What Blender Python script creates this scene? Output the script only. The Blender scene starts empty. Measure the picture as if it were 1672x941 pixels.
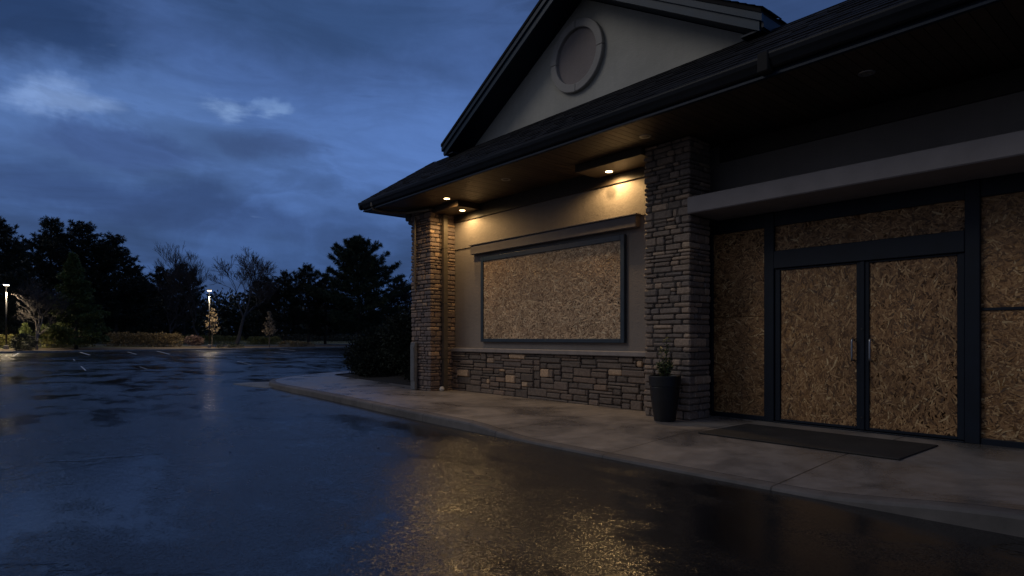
import bpy, math, random
import numpy as np
from mathutils import Vector

random.seed(7)
rng = np.random.default_rng(11)
scene = bpy.context.scene
col = scene.collection
PI = math.pi

# ------------------------------------------------------------------ helpers
class MB:
    def __init__(self):
        self.v = []; self.f = []
    def quad(self, a, b, c, d):
        n = len(self.v); self.v += [a, b, c, d]; self.f.append((n, n+1, n+2, n+3))
    def poly(self, pts):
        n = len(self.v); self.v += list(pts); self.f.append(tuple(range(n, n+len(pts))))
    def box(self, x0, x1, y0, y1, z0, z1, bev=0.0):
        if bev <= 0:
            n = len(self.v)
            self.v += [(x0,y0,z0),(x1,y0,z0),(x1,y1,z0),(x0,y1,z0),(x0,y0,z1),(x1,y0,z1),(x1,y1,z1),(x0,y1,z1)]
            for q in ((0,3,2,1),(4,5,6,7),(0,1,5,4),(1,2,6,5),(2,3,7,6),(3,0,4,7)):
                self.f.append(tuple(n+i for i in q))
            return
        self.rock(x0, x1, y0, y1, z0, z1, bev, 0.0, 1.0)
    def rock(self, x0, x1, y0, y1, z0, z1, r, jit, pull=0.45):
        L = (x1-x0, y1-y0, z1-z0); o = (x0, y0, z0)
        r = min(r, min(L)*0.3)
        idx = {}
        def co(i, l): return (0.0, r, l-r, l)[i]
        for i in range(4):
            for j in range(4):
                for k in range(4):
                    ext = [q in (0, 3) for q in (i, j, k)]
                    if not any(ext): continue
                    p = [co(i, L[0]), co(j, L[1]), co(k, L[2])]
                    ne = sum(ext)
                    if ne >= 2:
                        a = r*(pull*0.65 if ne == 2 else pull)
                        for ax, q in enumerate((i, j, k)):
                            if q == 0: p[ax] += a
                            elif q == 3: p[ax] -= a
                    if jit:
                        p = [c+random.uniform(-jit, jit) for c in p]
                    idx[(i, j, k)] = len(self.v)
                    self.v.append((o[0]+p[0], o[1]+p[1], o[2]+p[2]))
        for a in range(3):
            for b in range(3):
                for s in (0, 3):
                    q1 = [(s,a,b),(s,a+1,b),(s,a+1,b+1),(s,a,b+1)]
                    q2 = [(a,s,b),(a,s,b+1),(a+1,s,b+1),(a+1,s,b)]
                    q3 = [(a,b,s),(a+1,b,s),(a+1,b+1,s),(a,b+1,s)]
                    for q in (q1, q2, q3):
                        if s == 0: q = q[::-1]
                        self.f.append(tuple(idx[t] for t in q))
    def tube(self, pts, radii, n=8, cap=True):
        pts = [Vector(p) for p in pts]
        rings = []
        for i, p in enumerate(pts):
            d = (pts[min(i+1, len(pts)-1)]-pts[max(i-1, 0)]).normalized()
            up = Vector((0, 0, 1)) if abs(d.z) < 0.9 else Vector((1, 0, 0))
            a = d.cross(up).normalized(); b = d.cross(a).normalized()
            r = radii[i] if hasattr(radii, '__len__') else radii
            base = len(self.v)
            for k in range(n):
                t = 2*PI*k/n
                self.v.append(tuple(p+a*(r*math.cos(t))+b*(r*math.sin(t))))
            rings.append(base)
        for i in range(len(rings)-1):
            for k in range(n):
                k2 = (k+1) % n
                self.f.append((rings[i]+k, rings[i]+k2, rings[i+1]+k2, rings[i+1]+k))
        if cap:
            self.f.append(tuple(rings[0]+k for k in range(n))[::-1])
            self.f.append(tuple(rings[-1]+k for k in range(n)))
    def lathe(self, prof, cx, cy, n=32):
        base = len(self.v)
        for (r, z) in prof:
            for k in range(n):
                t = 2*PI*k/n
                self.v.append((cx+r*math.cos(t), cy+r*math.sin(t), z))
        for i in range(len(prof)-1):
            for k in range(n):
                k2 = (k+1) % n
                self.f.append((base+i*n+k, base+i*n+k2, base+(i+1)*n+k2, base+(i+1)*n+k))
        self.f.append(tuple(base+k for k in range(n))[::-1])
        self.f.append(tuple(base+(len(prof)-1)*n+k for k in range(n)))
    def extrude_x(self, prof, x0, x1):
        n = len(prof); b = len(self.v)
        self.v += [(x0, y, z) for y, z in prof] + [(x1, y, z) for y, z in prof]
        for i in range(n):
            j = (i+1) % n
            self.f.append((b+i, b+j, b+n+j, b+n+i))
        self.f.append(tuple(b+i for i in range(n))[::-1]); self.f.append(tuple(b+n+i for i in range(n)))
    def extrude_y(self, prof, y0, y1):
        n = len(prof); b = len(self.v)
        self.v += [(x, y0, z) for x, z in prof] + [(x, y1, z) for x, z in prof]
        for i in range(n):
            j = (i+1) % n
            self.f.append((b+i, b+j, b+n+j, b+n+i))
        self.f.append(tuple(b+i for i in range(n))[::-1]); self.f.append(tuple(b+n+i for i in range(n)))

def root_loc(o):
    while o.parent: o = o.parent
    return np.array(o.location)

def mk(name, src, mat, parent=None, loc=None, smooth=False):
    """link one mesh object; src holds world coordinates (MB or (verts, quads) arrays)"""
    if parent is not None: off = root_loc(parent)
    else: off = np.array(loc if loc is not None else (0, 0, 0), float)
    me = bpy.data.meshes.new(name)
    if isinstance(src, MB):
        v = np.array(src.v, float)-off
        me.from_pydata(v.tolist(), [], src.f)
    else:
        v, f = src
        v = np.asarray(v, np.float32)-off.astype(np.float32)
        f = np.asarray(f, np.int32)
        me.vertices.add(len(v)); me.vertices.foreach_set('co', v.ravel())
        k = f.shape[1]
        me.loops.add(f.size); me.loops.foreach_set('vertex_index', f.ravel())
        me.polygons.add(len(f))
        me.polygons.foreach_set('loop_start', np.arange(0, f.size, k, dtype=np.int32))
        me.update(calc_edges=True)
    me.materials.append(mat)
    if smooth: me.polygons.foreach_set('use_smooth', [True]*len(me.polygons))
    me.update()
    o = bpy.data.objects.new(name, me); col.objects.link(o)
    if parent is not None: o.parent = parent
    else: o.location = tuple(off)
    return o

def empty(name, loc):
    o = bpy.data.objects.new(name, None); o.empty_display_size = 0.2
    o.location = loc; col.objects.link(o); return o

def tag(o, label=None, cat=None, group=None, kind=None):
    if label: o['label'] = label
    if cat: o['category'] = cat
    if group: o['group'] = group
    if kind: o['kind'] = kind
    return o

def copy_tree(src, loc, rz=0.0, s=1.0):
    r = src.copy(); col.objects.link(r); r.location = loc; r.rotation_euler = (0, 0, rz)
    r.scale = (s, s, s) if not hasattr(s, '__len__') else s
    for ch in list(src.children):
        c = ch.copy(); col.objects.link(c); c.parent = r
    return r

# ------------------------------------------------------------------ materials
def new_mat(name):
    m = bpy.data.materials.new(name); m.use_nodes = True
    nt = m.node_tree; b = nt.nodes['Principled BSDF']
    return m, nt, b
def N(nt, t, **kw):
    n = nt.nodes.new(t)
    for k, v in kw.items(): setattr(n, k, v)
    return n
def ramp(nt, stops, interp='LINEAR'):
    r = N(nt, 'ShaderNodeValToRGB'); cr = r.color_ramp; cr.interpolation = interp
    while len(cr.elements) < len(stops): cr.elements.new(0.5)
    for e, (p, c) in zip(cr.elements, stops):
        e.position = p; e.color = (c, c, c, 1) if not hasattr(c, '__len__') else (*c[:3], 1)
    return r
def noise(nt, scale, detail=4, rough=0.55, vec=None, dist=0.0):
    n = N(nt, 'ShaderNodeTexNoise'); n.inputs['Scale'].default_value = scale
    n.inputs['Detail'].default_value = detail; n.inputs['Roughness'].default_value = rough
    n.inputs['Distortion'].default_value = dist
    if vec is not None: nt.links.new(vec, n.inputs['Vector'])
    return n
def pos(nt):
    return N(nt, 'ShaderNodeNewGeometry').outputs['Position']
def mixc(nt, a, b, fac, blend='MIX'):
    m = N(nt, 'ShaderNodeMix', data_type='RGBA', blend_type=blend)
    def put(i, x):
        if isinstance(x, (tuple, list)): m.inputs[i].default_value = (*x[:3], 1)
        else: nt.links.new(x, m.inputs[i])
    if isinstance(fac, (int, float)): m.inputs[0].default_value = fac
    else: nt.links.new(fac, m.inputs[0])
    put(6, a); put(7, b)
    return m.outputs[2]
def math_(nt, op, a, b=None, c=None):
    m = N(nt, 'ShaderNodeMath', operation=op)
    for i, x in enumerate((a, b, c)):
        if x is None: continue
        if isinstance(x, (int, float)): m.inputs[i].default_value = x
        else: nt.links.new(x, m.inputs[i])
    return m.outputs[0]
def bump(nt, b, h, strength=0.4, dist=0.02, prev=None):
    n = N(nt, 'ShaderNodeBump'); n.inputs['Strength'].default_value = strength; n.inputs['Distance'].default_value = dist
    nt.links.new(h, n.inputs['Height'])
    if prev is not None: nt.links.new(prev, n.inputs['Normal'])
    if b is not None: nt.links.new(n.outputs[0], b.inputs['Normal'])
    return n.outputs[0]

def plain(name, c, rough=0.6, metal=0.0, var=0.15, scale=6, bs=0.0):
    m, nt, b = new_mat(name)
    p = pos(nt); n = noise(nt, scale, 5, 0.6, p)
    r = ramp(nt, [(0.3, tuple(x*(1-var) for x in c)), (0.7, tuple(x*(1+var) for x in c))])
    nt.links.new(n.outputs[0], r.inputs[0]); nt.links.new(r.outputs[0], b.inputs['Base Color'])
    b.inputs['Roughness'].default_value = rough; b.inputs['Metallic'].default_value = metal
    if bs: bump(nt, b, noise(nt, scale*14, 4, 0.6, p).outputs[0], bs, 0.004)
    return m

def island_mat(name, stops, rough=0.75, nscale=30, nbump=0.5, bdist=0.006, tint=0.35, trans=0.0):
    m, nt, b = new_mat(name)
    g = N(nt, 'ShaderNodeNewGeometry')
    r = ramp(nt, stops); nt.links.new(g.outputs['Random Per Island'], r.inputs[0])
    n = noise(nt, nscale, 6, 0.65, g.outputs['Position'])
    r2 = ramp(nt, [(0.3, 1-tint), (0.7, 1+tint*0.6)]); nt.links.new(n.outputs[0], r2.inputs[0])
    nt.links.new(mixc(nt, r.outputs[0], r2.outputs[0], 1.0, 'MULTIPLY'), b.inputs['Base Color'])
    b.inputs['Roughness'].default_value = rough
    if nbump: bump(nt, b, n.outputs[0], nbump, bdist)
    return m

def mat_stucco(name, c):
    m, nt, b = new_mat(name)
    p = pos(nt)
    big = noise(nt, 0.9, 5, 0.6, p)
    r = ramp(nt, [(0.3, tuple(x*0.86 for x in c)), (0.72, tuple(x*1.1 for x in c))])
    nt.links.new(big.outputs[0], r.inputs[0])
    # faint vertical dirt runs
    mp = N(nt, 'ShaderNodeMapping'); mp.inputs['Scale'].default_value = (9, 9, 0.5)
    nt.links.new(p, mp.inputs[0])
    st = noise(nt, 1.0, 4, 0.6, mp.outputs[0]); r2 = ramp(nt, [(0.3, 0.95), (0.6, 1.0)])
    nt.links.new(st.outputs[0], r2.inputs[0])
    nt.links.new(mixc(nt, r.outputs[0], r2.outputs[0], 1.0, 'MULTIPLY'), b.inputs['Base Color'])
    if name == 'stucco':  # blurred shadow patch beside the right downlight, painted into the wall colour
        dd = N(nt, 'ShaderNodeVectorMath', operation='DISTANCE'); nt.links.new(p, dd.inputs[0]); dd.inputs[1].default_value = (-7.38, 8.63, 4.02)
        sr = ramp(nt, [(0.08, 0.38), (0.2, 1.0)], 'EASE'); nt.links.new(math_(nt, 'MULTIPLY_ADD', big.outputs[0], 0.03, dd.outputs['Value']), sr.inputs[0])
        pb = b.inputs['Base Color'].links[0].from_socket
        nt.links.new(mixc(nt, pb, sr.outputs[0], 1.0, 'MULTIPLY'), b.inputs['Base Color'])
    b.inputs['Roughness'].default_value = 0.85
    n1 = noise(nt, 70, 5, 0.7, p); n2 = noise(nt, 14, 4, 0.6, p)
    a = bump(nt, None, n2.outputs[0], 0.35, 0.02)
    bump(nt, b, n1.outputs[0], 0.7, 0.008, a)
    return m

M = {}
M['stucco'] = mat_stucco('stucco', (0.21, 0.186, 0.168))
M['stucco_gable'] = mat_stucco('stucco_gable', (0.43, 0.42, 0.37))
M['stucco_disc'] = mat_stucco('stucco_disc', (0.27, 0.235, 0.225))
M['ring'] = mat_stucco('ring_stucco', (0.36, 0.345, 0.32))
M['trim'] = plain('painted_trim', (0.13, 0.118, 0.118), 0.65, 0, 0.1, 4, 0.15)
M['lintel'] = plain('lintel_paint', (0.20, 0.185, 0.19), 0.7, 0, 0.1, 3, 0.2)
M['frame'] = plain('dark_aluminium', (0.003, 0.008, 0.018), 0.5, 0.0, 0.2, 5, 0.05)
M['frame_window'] = plain('blue_grey_frame', (0.018, 0.034, 0.055), 0.45, 0.0, 0.15, 5, 0.05)
M['gutter'] = plain('gutter_metal', (0.0070, 0.0091, 0.0133), 0.35, 0.1, 0.2, 3)
M['fascia'] = plain('fascia_paint', (0.0070, 0.0168, 0.0336), 0.45, 0, 0.2, 5, 0.1)
M['rake'] = plain('rake_paint', (0.0084, 0.0300, 0.0570), 0.4, 0, 0.2, 3, 0.08)
M['dark'] = plain('dark_void', (0.012, 0.011, 0.010), 0.9)
M['frieze'] = plain('frieze_wood', (0.03, 0.022, 0.016), 0.6, 0, 0.3, 8)
M['soffit'] = island_mat('soffit_planks', [(0, (0.035, 0.023, 0.014)), (0.5, (0.05, 0.033, 0.02)), (1, (0.065, 0.043, 0.026))], 0.5, 12, 0.2, 0.004)
M['shingle'] = island_mat('asphalt_shingle', [(0, (0.0072, 0.0072, 0.0084)), (0.5, (0.0144, 0.0138, 0.0144)), (1, (0.0216, 0.0204, 0.0204))], 0.88, 90, 0.5, 0.004)
M['stone_grey'] = island_mat('ledge_stone_grey', [(0, (0.1391, 0.1103, 0.0885)), (0.25, (0.2127, 0.1646, 0.1292)), (0.5, (0.2699, 0.1985, 0.1452)), (0.72, (0.1882, 0.1543, 0.1329)), (0.9, (0.3927, 0.2793, 0.1907)), (1, (0.4417, 0.3234, 0.2215))], 0.7, 26, 0.7, 0.012, 0.4)
M['stone_brown'] = island_mat('ledge_stone_brown', [(0, (0.1233, 0.0911, 0.0802)), (0.3, (0.1747, 0.1316, 0.1153)), (0.55, (0.2261, 0.1569, 0.1202)), (0.75, (0.1541, 0.1265, 0.1202)), (0.92, (0.3185, 0.2226, 0.1553)), (1, (0.3699, 0.2631, 0.1803))], 0.7, 26, 0.7, 0.012, 0.4)
M['stone_base'] = island_mat('wall_stone', [(0, (0.1183, 0.0886, 0.0674)), (0.3, (0.1739, 0.1328, 0.1001)), (0.55, (0.2226, 0.1581, 0.1142)), (0.8, (0.1531, 0.1201, 0.0979)), (0.9, (0.2644, 0.1771, 0.1197)), (0.92, (0.5009, 0.3416, 0.2067)), (1, (0.5566, 0.3795, 0.2285))], 0.7, 22, 0.8, 0.012, 0.4)
M['mortar'] = plain('mortar', (0.075, 0.068, 0.06), 0.95, 0, 0.3, 20)
M['cap'] = plain('cast_sill', (0.26, 0.23, 0.21), 0.55, 0, 0.15, 6, 0.3)
M['osb'] = None
M['metal'] = plain('brushed_metal', (0.35, 0.36, 0.38), 0.3, 0.9, 0.1, 8)
M['pole'] = plain('pole_metal', (0.02, 0.02, 0.022), 0.45, 0.2)
M['box'] = plain('grey_box_paint', (0.13, 0.135, 0.14), 0.5, 0, 0.15, 6, 0.1)
M['downspout'] = plain('downspout_paint', (0.10, 0.085, 0.065), 0.35, 0.1, 0.15, 6)
M['white'] = plain('white_plastic', (0.5, 0.5, 0.48), 0.45, 0, 0.08, 10)
M['pot'] = plain('pot_glaze', (0.004, 0.0045, 0.006), 0.5, 0, 0.3, 8, 0.05)
M['soil'] = plain('soil', (0.025, 0.018, 0.012), 0.95, 0, 0.4, 30, 0.8)
M['bark'] = plain('bark', (0.06, 0.05, 0.042), 0.9, 0, 0.35, 10, 0.6)
M['bark_pale'] = plain('bark_pale', (0.17, 0.145, 0.12), 0.85, 0, 0.3, 10, 0.6)
M['twig'] = plain('twig_bark', (0.05, 0.043, 0.04), 0.9, 0, 0.3, 8)

for k_ in ('rake', 'gutter', 'fascia', 'shingle'): M[k_].node_tree.nodes['Principled BSDF'].inputs['Specular IOR Level'].default_value = 0.2
M['frame'].node_tree.nodes['Principled BSDF'].inputs['Specular IOR Level'].default_value = 0.3
# wood strands of the boards
m, nt, b = new_mat('strand_board')
g = N(nt, 'ShaderNodeNewGeometry')
r = ramp(nt, [(0, (0.0813, 0.0367, 0.0121)), (0.2, (0.1858, 0.0895, 0.0313)), (0.5, (0.3251, 0.1672, 0.0625)), (0.8, (0.4296, 0.2373, 0.0955)), (0.95, (0.5805, 0.3558, 0.1563)), (1, (0.6880, 0.4960, 0.2519))])
nt.links.new(g.outputs['Random Per Island'], r.inputs[0])
n = noise(nt, 120, 3, 0.6, g.outputs['Position']); r2 = ramp(nt, [(0.3, 0.72), (0.7, 1.12)])
nt.links.new(n.outputs[0], r2.inputs[0])
c1 = mixc(nt, r.outputs[0], r2.outputs[0], 1.0, 'MULTIPLY')
n3 = noise(nt, 1.3, 4, 0.6, g.outputs['Position']); r3 = ramp(nt, [(0.35, 0.72), (0.65, 1.08)])
nt.links.new(n3.outputs[0], r3.inputs[0])
nt.links.new(mixc(nt, c1, r3.outputs[0], 1.0, 'MULTIPLY'), b.inputs['Base Color'])
b.inputs['Roughness'].default_value = 0.55
M['osb'] = m
m2 = m.copy(); m2.name = 'weathered_strand_board'
for nd_ in m2.node_tree.nodes:
    if nd_.type == 'VALTORGB' and len(nd_.color_ramp.elements) == 6:
        for e, c in zip(nd_.color_ramp.elements, [(0.1590, 0.0951, 0.0495), (0.3179, 0.2070, 0.1170), (0.4891, 0.3357, 0.1980), (0.6359, 0.4588, 0.2789), (0.7826, 0.5931, 0.3779), (0.8000, 0.6938, 0.4679)]): e.color = (*c, 1)
M['osb_pale'] = m2

def foliage(name, dark, mid, light, rough=0.6):
    m, nt, b = new_mat(name)
    g = N(nt, 'ShaderNodeNewGeometry')
    r = ramp(nt, [(0, dark), (0.6, mid), (1, light)])
    nt.links.new(g.outputs['Random Per Island'], r.inputs[0])
    nt.links.new(r.outputs[0], b.inputs['Base Color'])
    b.inputs['Roughness'].default_value = rough
    return m
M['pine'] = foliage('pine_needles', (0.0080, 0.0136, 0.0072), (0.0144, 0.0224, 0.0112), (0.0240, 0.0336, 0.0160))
M['spruce'] = foliage('spruce_needles', (0.0499, 0.0723, 0.0156), (0.0831, 0.1084, 0.0225), (0.1246, 0.1445, 0.0347))
M['hedge'] = foliage('hedge_leaves', (0.0827, 0.0875, 0.0221), (0.1562, 0.1487, 0.0378), (0.2389, 0.2013, 0.0551))
M['hedge_brown'] = foliage('hedge_brown_leaves', (0.0875, 0.0612, 0.0280), (0.1575, 0.1137, 0.0490), (0.2450, 0.1750, 0.0700))
M['hedge_dark'] = foliage('dark_hedge_leaves', (0.008, 0.014, 0.007), (0.014, 0.022, 0.010), (0.022, 0.033, 0.014))
M['red'] = foliage('purple_leaves', (0.06, 0.035, 0.035), (0.10, 0.06, 0.055), (0.15, 0.09, 0.08))
M['pale_leaf'] = foliage('dry_pale_leaves', (0.1820, 0.1430, 0.0910), (0.2860, 0.2210, 0.1430), (0.4160, 0.3250, 0.2210))
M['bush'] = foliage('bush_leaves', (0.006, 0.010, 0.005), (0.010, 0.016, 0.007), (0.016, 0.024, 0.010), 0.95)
M['pot_leaf'] = foliage('pot_shrub_leaves', (0.03, 0.05, 0.015), (0.07, 0.095, 0.03), (0.15, 0.17, 0.06), 0.45)
M['dead_leaf'] = foliage('fallen_leaf', (0.02, 0.012, 0.006), (0.035, 0.02, 0.01), (0.05, 0.03, 0.015), 0.5)

# wet asphalt: smooth puddle films between coarse aggregate whose facets glint
m, nt, b = new_mat('wet_asphalt')
p = pos(nt)
mp = N(nt, 'ShaderNodeMapping'); mp.inputs['Scale'].default_value = (0.55, 1.0, 1.0); mp.inputs['Rotation'].default_value = (0, 0, 0.35)
nt.links.new(p, mp.inputs[0])
pud = noise(nt, 0.42, 7, 0.6, mp.outputs[0], 0.6)
pud2 = noise(nt, 1.7, 6, 0.62, mp.outputs[0], 0.4)
agg = noise(nt, 55, 3, 0.7, p)
pud3 = noise(nt, 5.5, 5, 0.65, mp.outputs[0], 0.5)
wet = math_(nt, 'MULTIPLY_ADD', pud2.outputs[0], 0.38, math_(nt, 'MULTIPLY_ADD', pud3.outputs[0], 0.14, math_(nt, 'MULTIPLY', pud.outputs[0], 0.64)))
rr = ramp(nt, [(0.50, 0.095), (0.555, 0.15), (0.60, 0.21), (0.70, 0.28)]); nt.links.new(wet, rr.inputs[0])
nt.links.new(rr.outputs[0], b.inputs['Roughness'])
rc = ramp(nt, [(0.35, (0.006, 0.006, 0.0065)), (0.65, (0.017, 0.0165, 0.0165))]); nt.links.new(wet, rc.inputs[0])
ra = ramp(nt, [(0.35, 0.6), (0.7, 1.5)]); nt.links.new(agg.outputs[0], ra.inputs[0])
crk = N(nt, 'ShaderNodeTexVoronoi', feature='DISTANCE_TO_EDGE'); crk.inputs['Scale'].default_value = 0.16
cw_ = N(nt, 'ShaderNodeVectorMath', operation='MULTIPLY_ADD'); nt.links.new(noise(nt, 1.1, 5, 0.6, p).outputs['Color'], cw_.inputs[0]); cw_.inputs[1].default_value = (1.6, 1.6, 0); nt.links.new(p, cw_.inputs[2])
nt.links.new(cw_.outputs[0], crk.inputs['Vector'])
ck = ramp(nt, [(0.0, 0.25), (0.004, 1.0)]); nt.links.new(crk.outputs['Distance'], ck.inputs[0])
cb_ = mixc(nt, rc.outputs[0], ra.outputs[0], 1.0, 'MULTIPLY')
nt.links.new(mixc(nt, cb_, ck.outputs[0], 1.0, 'MULTIPLY'), b.inputs['Base Color'])
und = noise(nt, 1.3, 3, 0.5, p)
fine = noise(nt, 160, 2, 0.6, p)
n0 = bump(nt, None, und.outputs[0], 0.10, 0.03)
n0 = bump(nt, None, fine.outputs[0], 0.12, 0.004, n0)
n0 = bump(nt, None, ck.outputs[0], 0.5, 0.01, n0)
tilt = None
for sc_, amp in ((88, 0.145), (240, 0.12)):
    vor = N(nt, 'ShaderNodeTexVoronoi'); vor.inputs['Scale'].default_value = sc_; nt.links.new(p, vor.inputs['Vector'])
    sb = N(nt, 'ShaderNodeVectorMath', operation='SUBTRACT'); nt.links.new(vor.outputs['Color'], sb.inputs[0]); sb.inputs[1].default_value = (0.5, 0.5, 0.5)
    ml = N(nt, 'ShaderNodeVectorMath', operation='MULTIPLY'); nt.links.new(sb.outputs[0], ml.inputs[0]); ml.inputs[1].default_value = (amp*2, amp*2, 0)
    if tilt is None: tilt = ml.outputs[0]
    else:
        ad = N(nt, 'ShaderNodeVectorMath', operation='ADD'); nt.links.new(tilt, ad.inputs[0]); nt.links.new(ml.outputs[0], ad.inputs[1]); tilt = ad.outputs[0]
ts = ramp(nt, [(0.52, 0.12), (0.60, 0.85), (0.7, 1.15)]); nt.links.new(wet, ts.inputs[0])
sc2 = N(nt, 'ShaderNodeVectorMath', operation='SCALE'); nt.links.new(tilt, sc2.inputs[0]); nt.links.new(ts.outputs[0], sc2.inputs['Scale'])
ad = N(nt, 'ShaderNodeVectorMath', operation='ADD'); nt.links.new(n0, ad.inputs[0]); nt.links.new(sc2.outputs[0], ad.inputs[1])
nn_ = N(nt, 'ShaderNodeVectorMath', operation='NORMALIZE'); nt.links.new(ad.outputs[0], nn_.inputs[0])
nt.links.new(nn_.outputs[0], b.inputs['Normal'])
b.inputs['IOR'].default_value = 1.45
M['asphalt'] = m

# damp concrete with sawn joints
def concrete(name, c, joints):
    m, nt, b = new_mat(name)
    p = pos(nt)
    d1 = noise(nt, 0.8, 6, 0.62, p, 0.4); d2 = noise(nt, 5, 5, 0.65, p); d3 = noise(nt, 160, 2, 0.6, p)
    r = ramp(nt, [(0.34, tuple(x*0.45 for x in c)), (0.5, tuple(x*0.85 for x in c)), (0.7, tuple(x*1.1 for x in c))])
    nt.links.new(d1.outputs[0], r.inputs[0])
    r2 = ramp(nt, [(0.3, 0.75), (0.7, 1.12)]); nt.links.new(d2.outputs[0], r2.inputs[0])
    c1 = mixc(nt, r.outputs[0], r2.outputs[0], 1.0, 'MULTIPLY')
    if joints:
        s = N(nt, 'ShaderNodeSeparateXYZ'); nt.links.new(p, s.inputs[0])
        q = math_(nt, 'PINGPONG', math_(nt, 'ADD', s.outputs[0], 0.75), 1.0)
        j = math_(nt, 'LESS_THAN', q, 0.009)
        c1 = mixc(nt, c1, (0.03, 0.028, 0.026), math_(nt, 'MULTIPLY', j, 0.85))
    nt.links.new(c1, b.inputs['Base Color'])
    rr = ramp(nt, [(0.36, 0.2), (0.58, 0.5)] if name == 'damp_concrete' else [(0.3, 0.65), (0.6, 0.8)]); nt.links.new(d1.outputs[0], rr.inputs[0])
    nt.links.new(rr.outputs[0], b.inputs['Roughness'])
    bump(nt, b, d3.outputs[0], 0.25, 0.003)
    return m
M['concrete'] = concrete('damp_concrete', (0.275, 0.245, 0.218), True)
M['kerb'] = concrete('kerb_concrete', (0.15, 0.135, 0.122), True)
M['kerb_far'] = concrete('kerb_concrete_far', (0.25, 0.24, 0.22), False)

m, nt, b = new_mat('rubber_mat')
p = pos(nt)
w = N(nt, 'ShaderNodeTexWave'); w.inputs['Scale'].default_value = 28; nt.links.new(p, w.inputs['Vector'])
n = noise(nt, 3, 4, 0.6, p)
r = ramp(nt, [(0.3, (0.014, 0.013, 0.012)), (0.7, (0.034, 0.031, 0.028))]); nt.links.new(n.outputs[0], r.inputs[0])
nt.links.new(r.outputs[0], b.inputs['Base Color']); b.inputs['Roughness'].default_value = 0.8
bump(nt, b, w.outputs['Fac'], 0.5, 0.003)
M['mat'] = m

m, nt, b = new_mat('lawn_and_mulch')
p = pos(nt)
n1 = noise(nt, 0.12, 5, 0.6, p); n2 = noise(nt, 3, 5, 0.7, p)
g1 = ramp(nt, [(0.3, (0.07, 0.075, 0.03)), (0.7, (0.16, 0.155, 0.075))]); nt.links.new(n2.outputs[0], g1.inputs[0])
g2 = ramp(nt, [(0.3, (0.06, 0.042, 0.025)), (0.7, (0.15, 0.11, 0.07))]); nt.links.new(n2.outputs[0], g2.inputs[0])
s = N(nt, 'ShaderNodeSeparateXYZ'); nt.links.new(p, s.inputs[0])
dist = math_(nt, 'MULTIPLY_ADD', s.outputs[1], -0.3, math_(nt, 'MULTIPLY', s.outputs[0], -1.0))   # metres past the far kerb + 72
dist = math_(nt, 'MULTIPLY_ADD', n1.outputs[0], 8.0, dist)
rm = N(nt, 'ShaderNodeMapRange'); rm.inputs[1].default_value = 83; rm.inputs[2].default_value = 85.5; nt.links.new(dist, rm.inputs[0])
nt.links.new(mixc(nt, g2.outputs[0], g1.outputs[0], rm.outputs[0]), b.inputs['Base Color'])
b.inputs['Roughness'].default_value = 0.9
bump(nt, b, n2.outputs[0], 0.6, 0.1)
M['lawn'] = m
M['mulch'] = plain('mulch', (0.010, 0.008, 0.006), 0.95, 0, 0.5, 14, 1.0)
M['line'] = plain('worn_line_paint', (0.55, 0.55, 0.52), 0.5, 0, 0.3, 3)
M['path'] = concrete('path_concrete', (0.22, 0.21, 0.20), False)

def emit(name, c, s):
    m, nt, b = new_mat(name)
    b.inputs['Emission Color'].default_value = (*c, 1); b.inputs['Emission Strength'].default_value = s
    b.inputs['Base Color'].default_value = (0.8, 0.8, 0.8, 1)
    return m
M['lens_on'] = emit('lit_lens', (1.0, 0.66, 0.30), 22)
M['lens_off'] = plain('unlit_lens', (0.16, 0.15, 0.13), 0.25)
M['street_lens'] = emit('street_lens', (1.0, 0.82, 0.58), 16)

# ------------------------------------------------------------------ setting: ground, lot, kerbs
def kerb_x(y): return -72.0-0.30*max(-400, min(y, 300))
def terr(x, y):
    d = (kerb_x(y)-x)/1.044
    if d <= 0: return -0.06
    h = 0.12+0.022*min(d, 60)
    if d > 60: h += 0.004*min(d-60, 300)
    return h
mb = MB()
ys = sorted(set(list(range(-600, -80, 60))+list(range(-80, 160, 5))+list(range(160, 900, 60))))
ds = [-900, -400, -150, -60, -20, -4, -0.6, 0.0, 0.35, 1, 2.5, 5, 8, 12, 17, 23, 30, 40, 50, 60, 80, 110, 160, 260, 420, 700, 1100]
for y in ys:
    for d in ds:
        x = kerb_x(y)-d
        mb.v.append((x, y, terr(x, y)))
nd = len(ds)
for i in range(len(ys)-1):
    for j in range(nd-1):
        mb.f.append((i*nd+j, (i+1)*nd+j, (i+1)*nd+j+1, i*nd+j+1))
tag(mk('lawn_ground', mb, M['lawn'], smooth=True), kind='structure')

mb = MB()
for i in range(len(ys)-1):
    y0, y1 = ys[i], ys[i+1]
    if y1 <= -200 or y0 >= 300: continue
    mb.quad((kerb_x(y0), y0, 0), (200, y0, 0), (200, y1, 0), (kerb_x(y1), y1, 0))
lot = tag(mk('parking_lot', mb, M['asphalt']), kind='structure')

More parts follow.
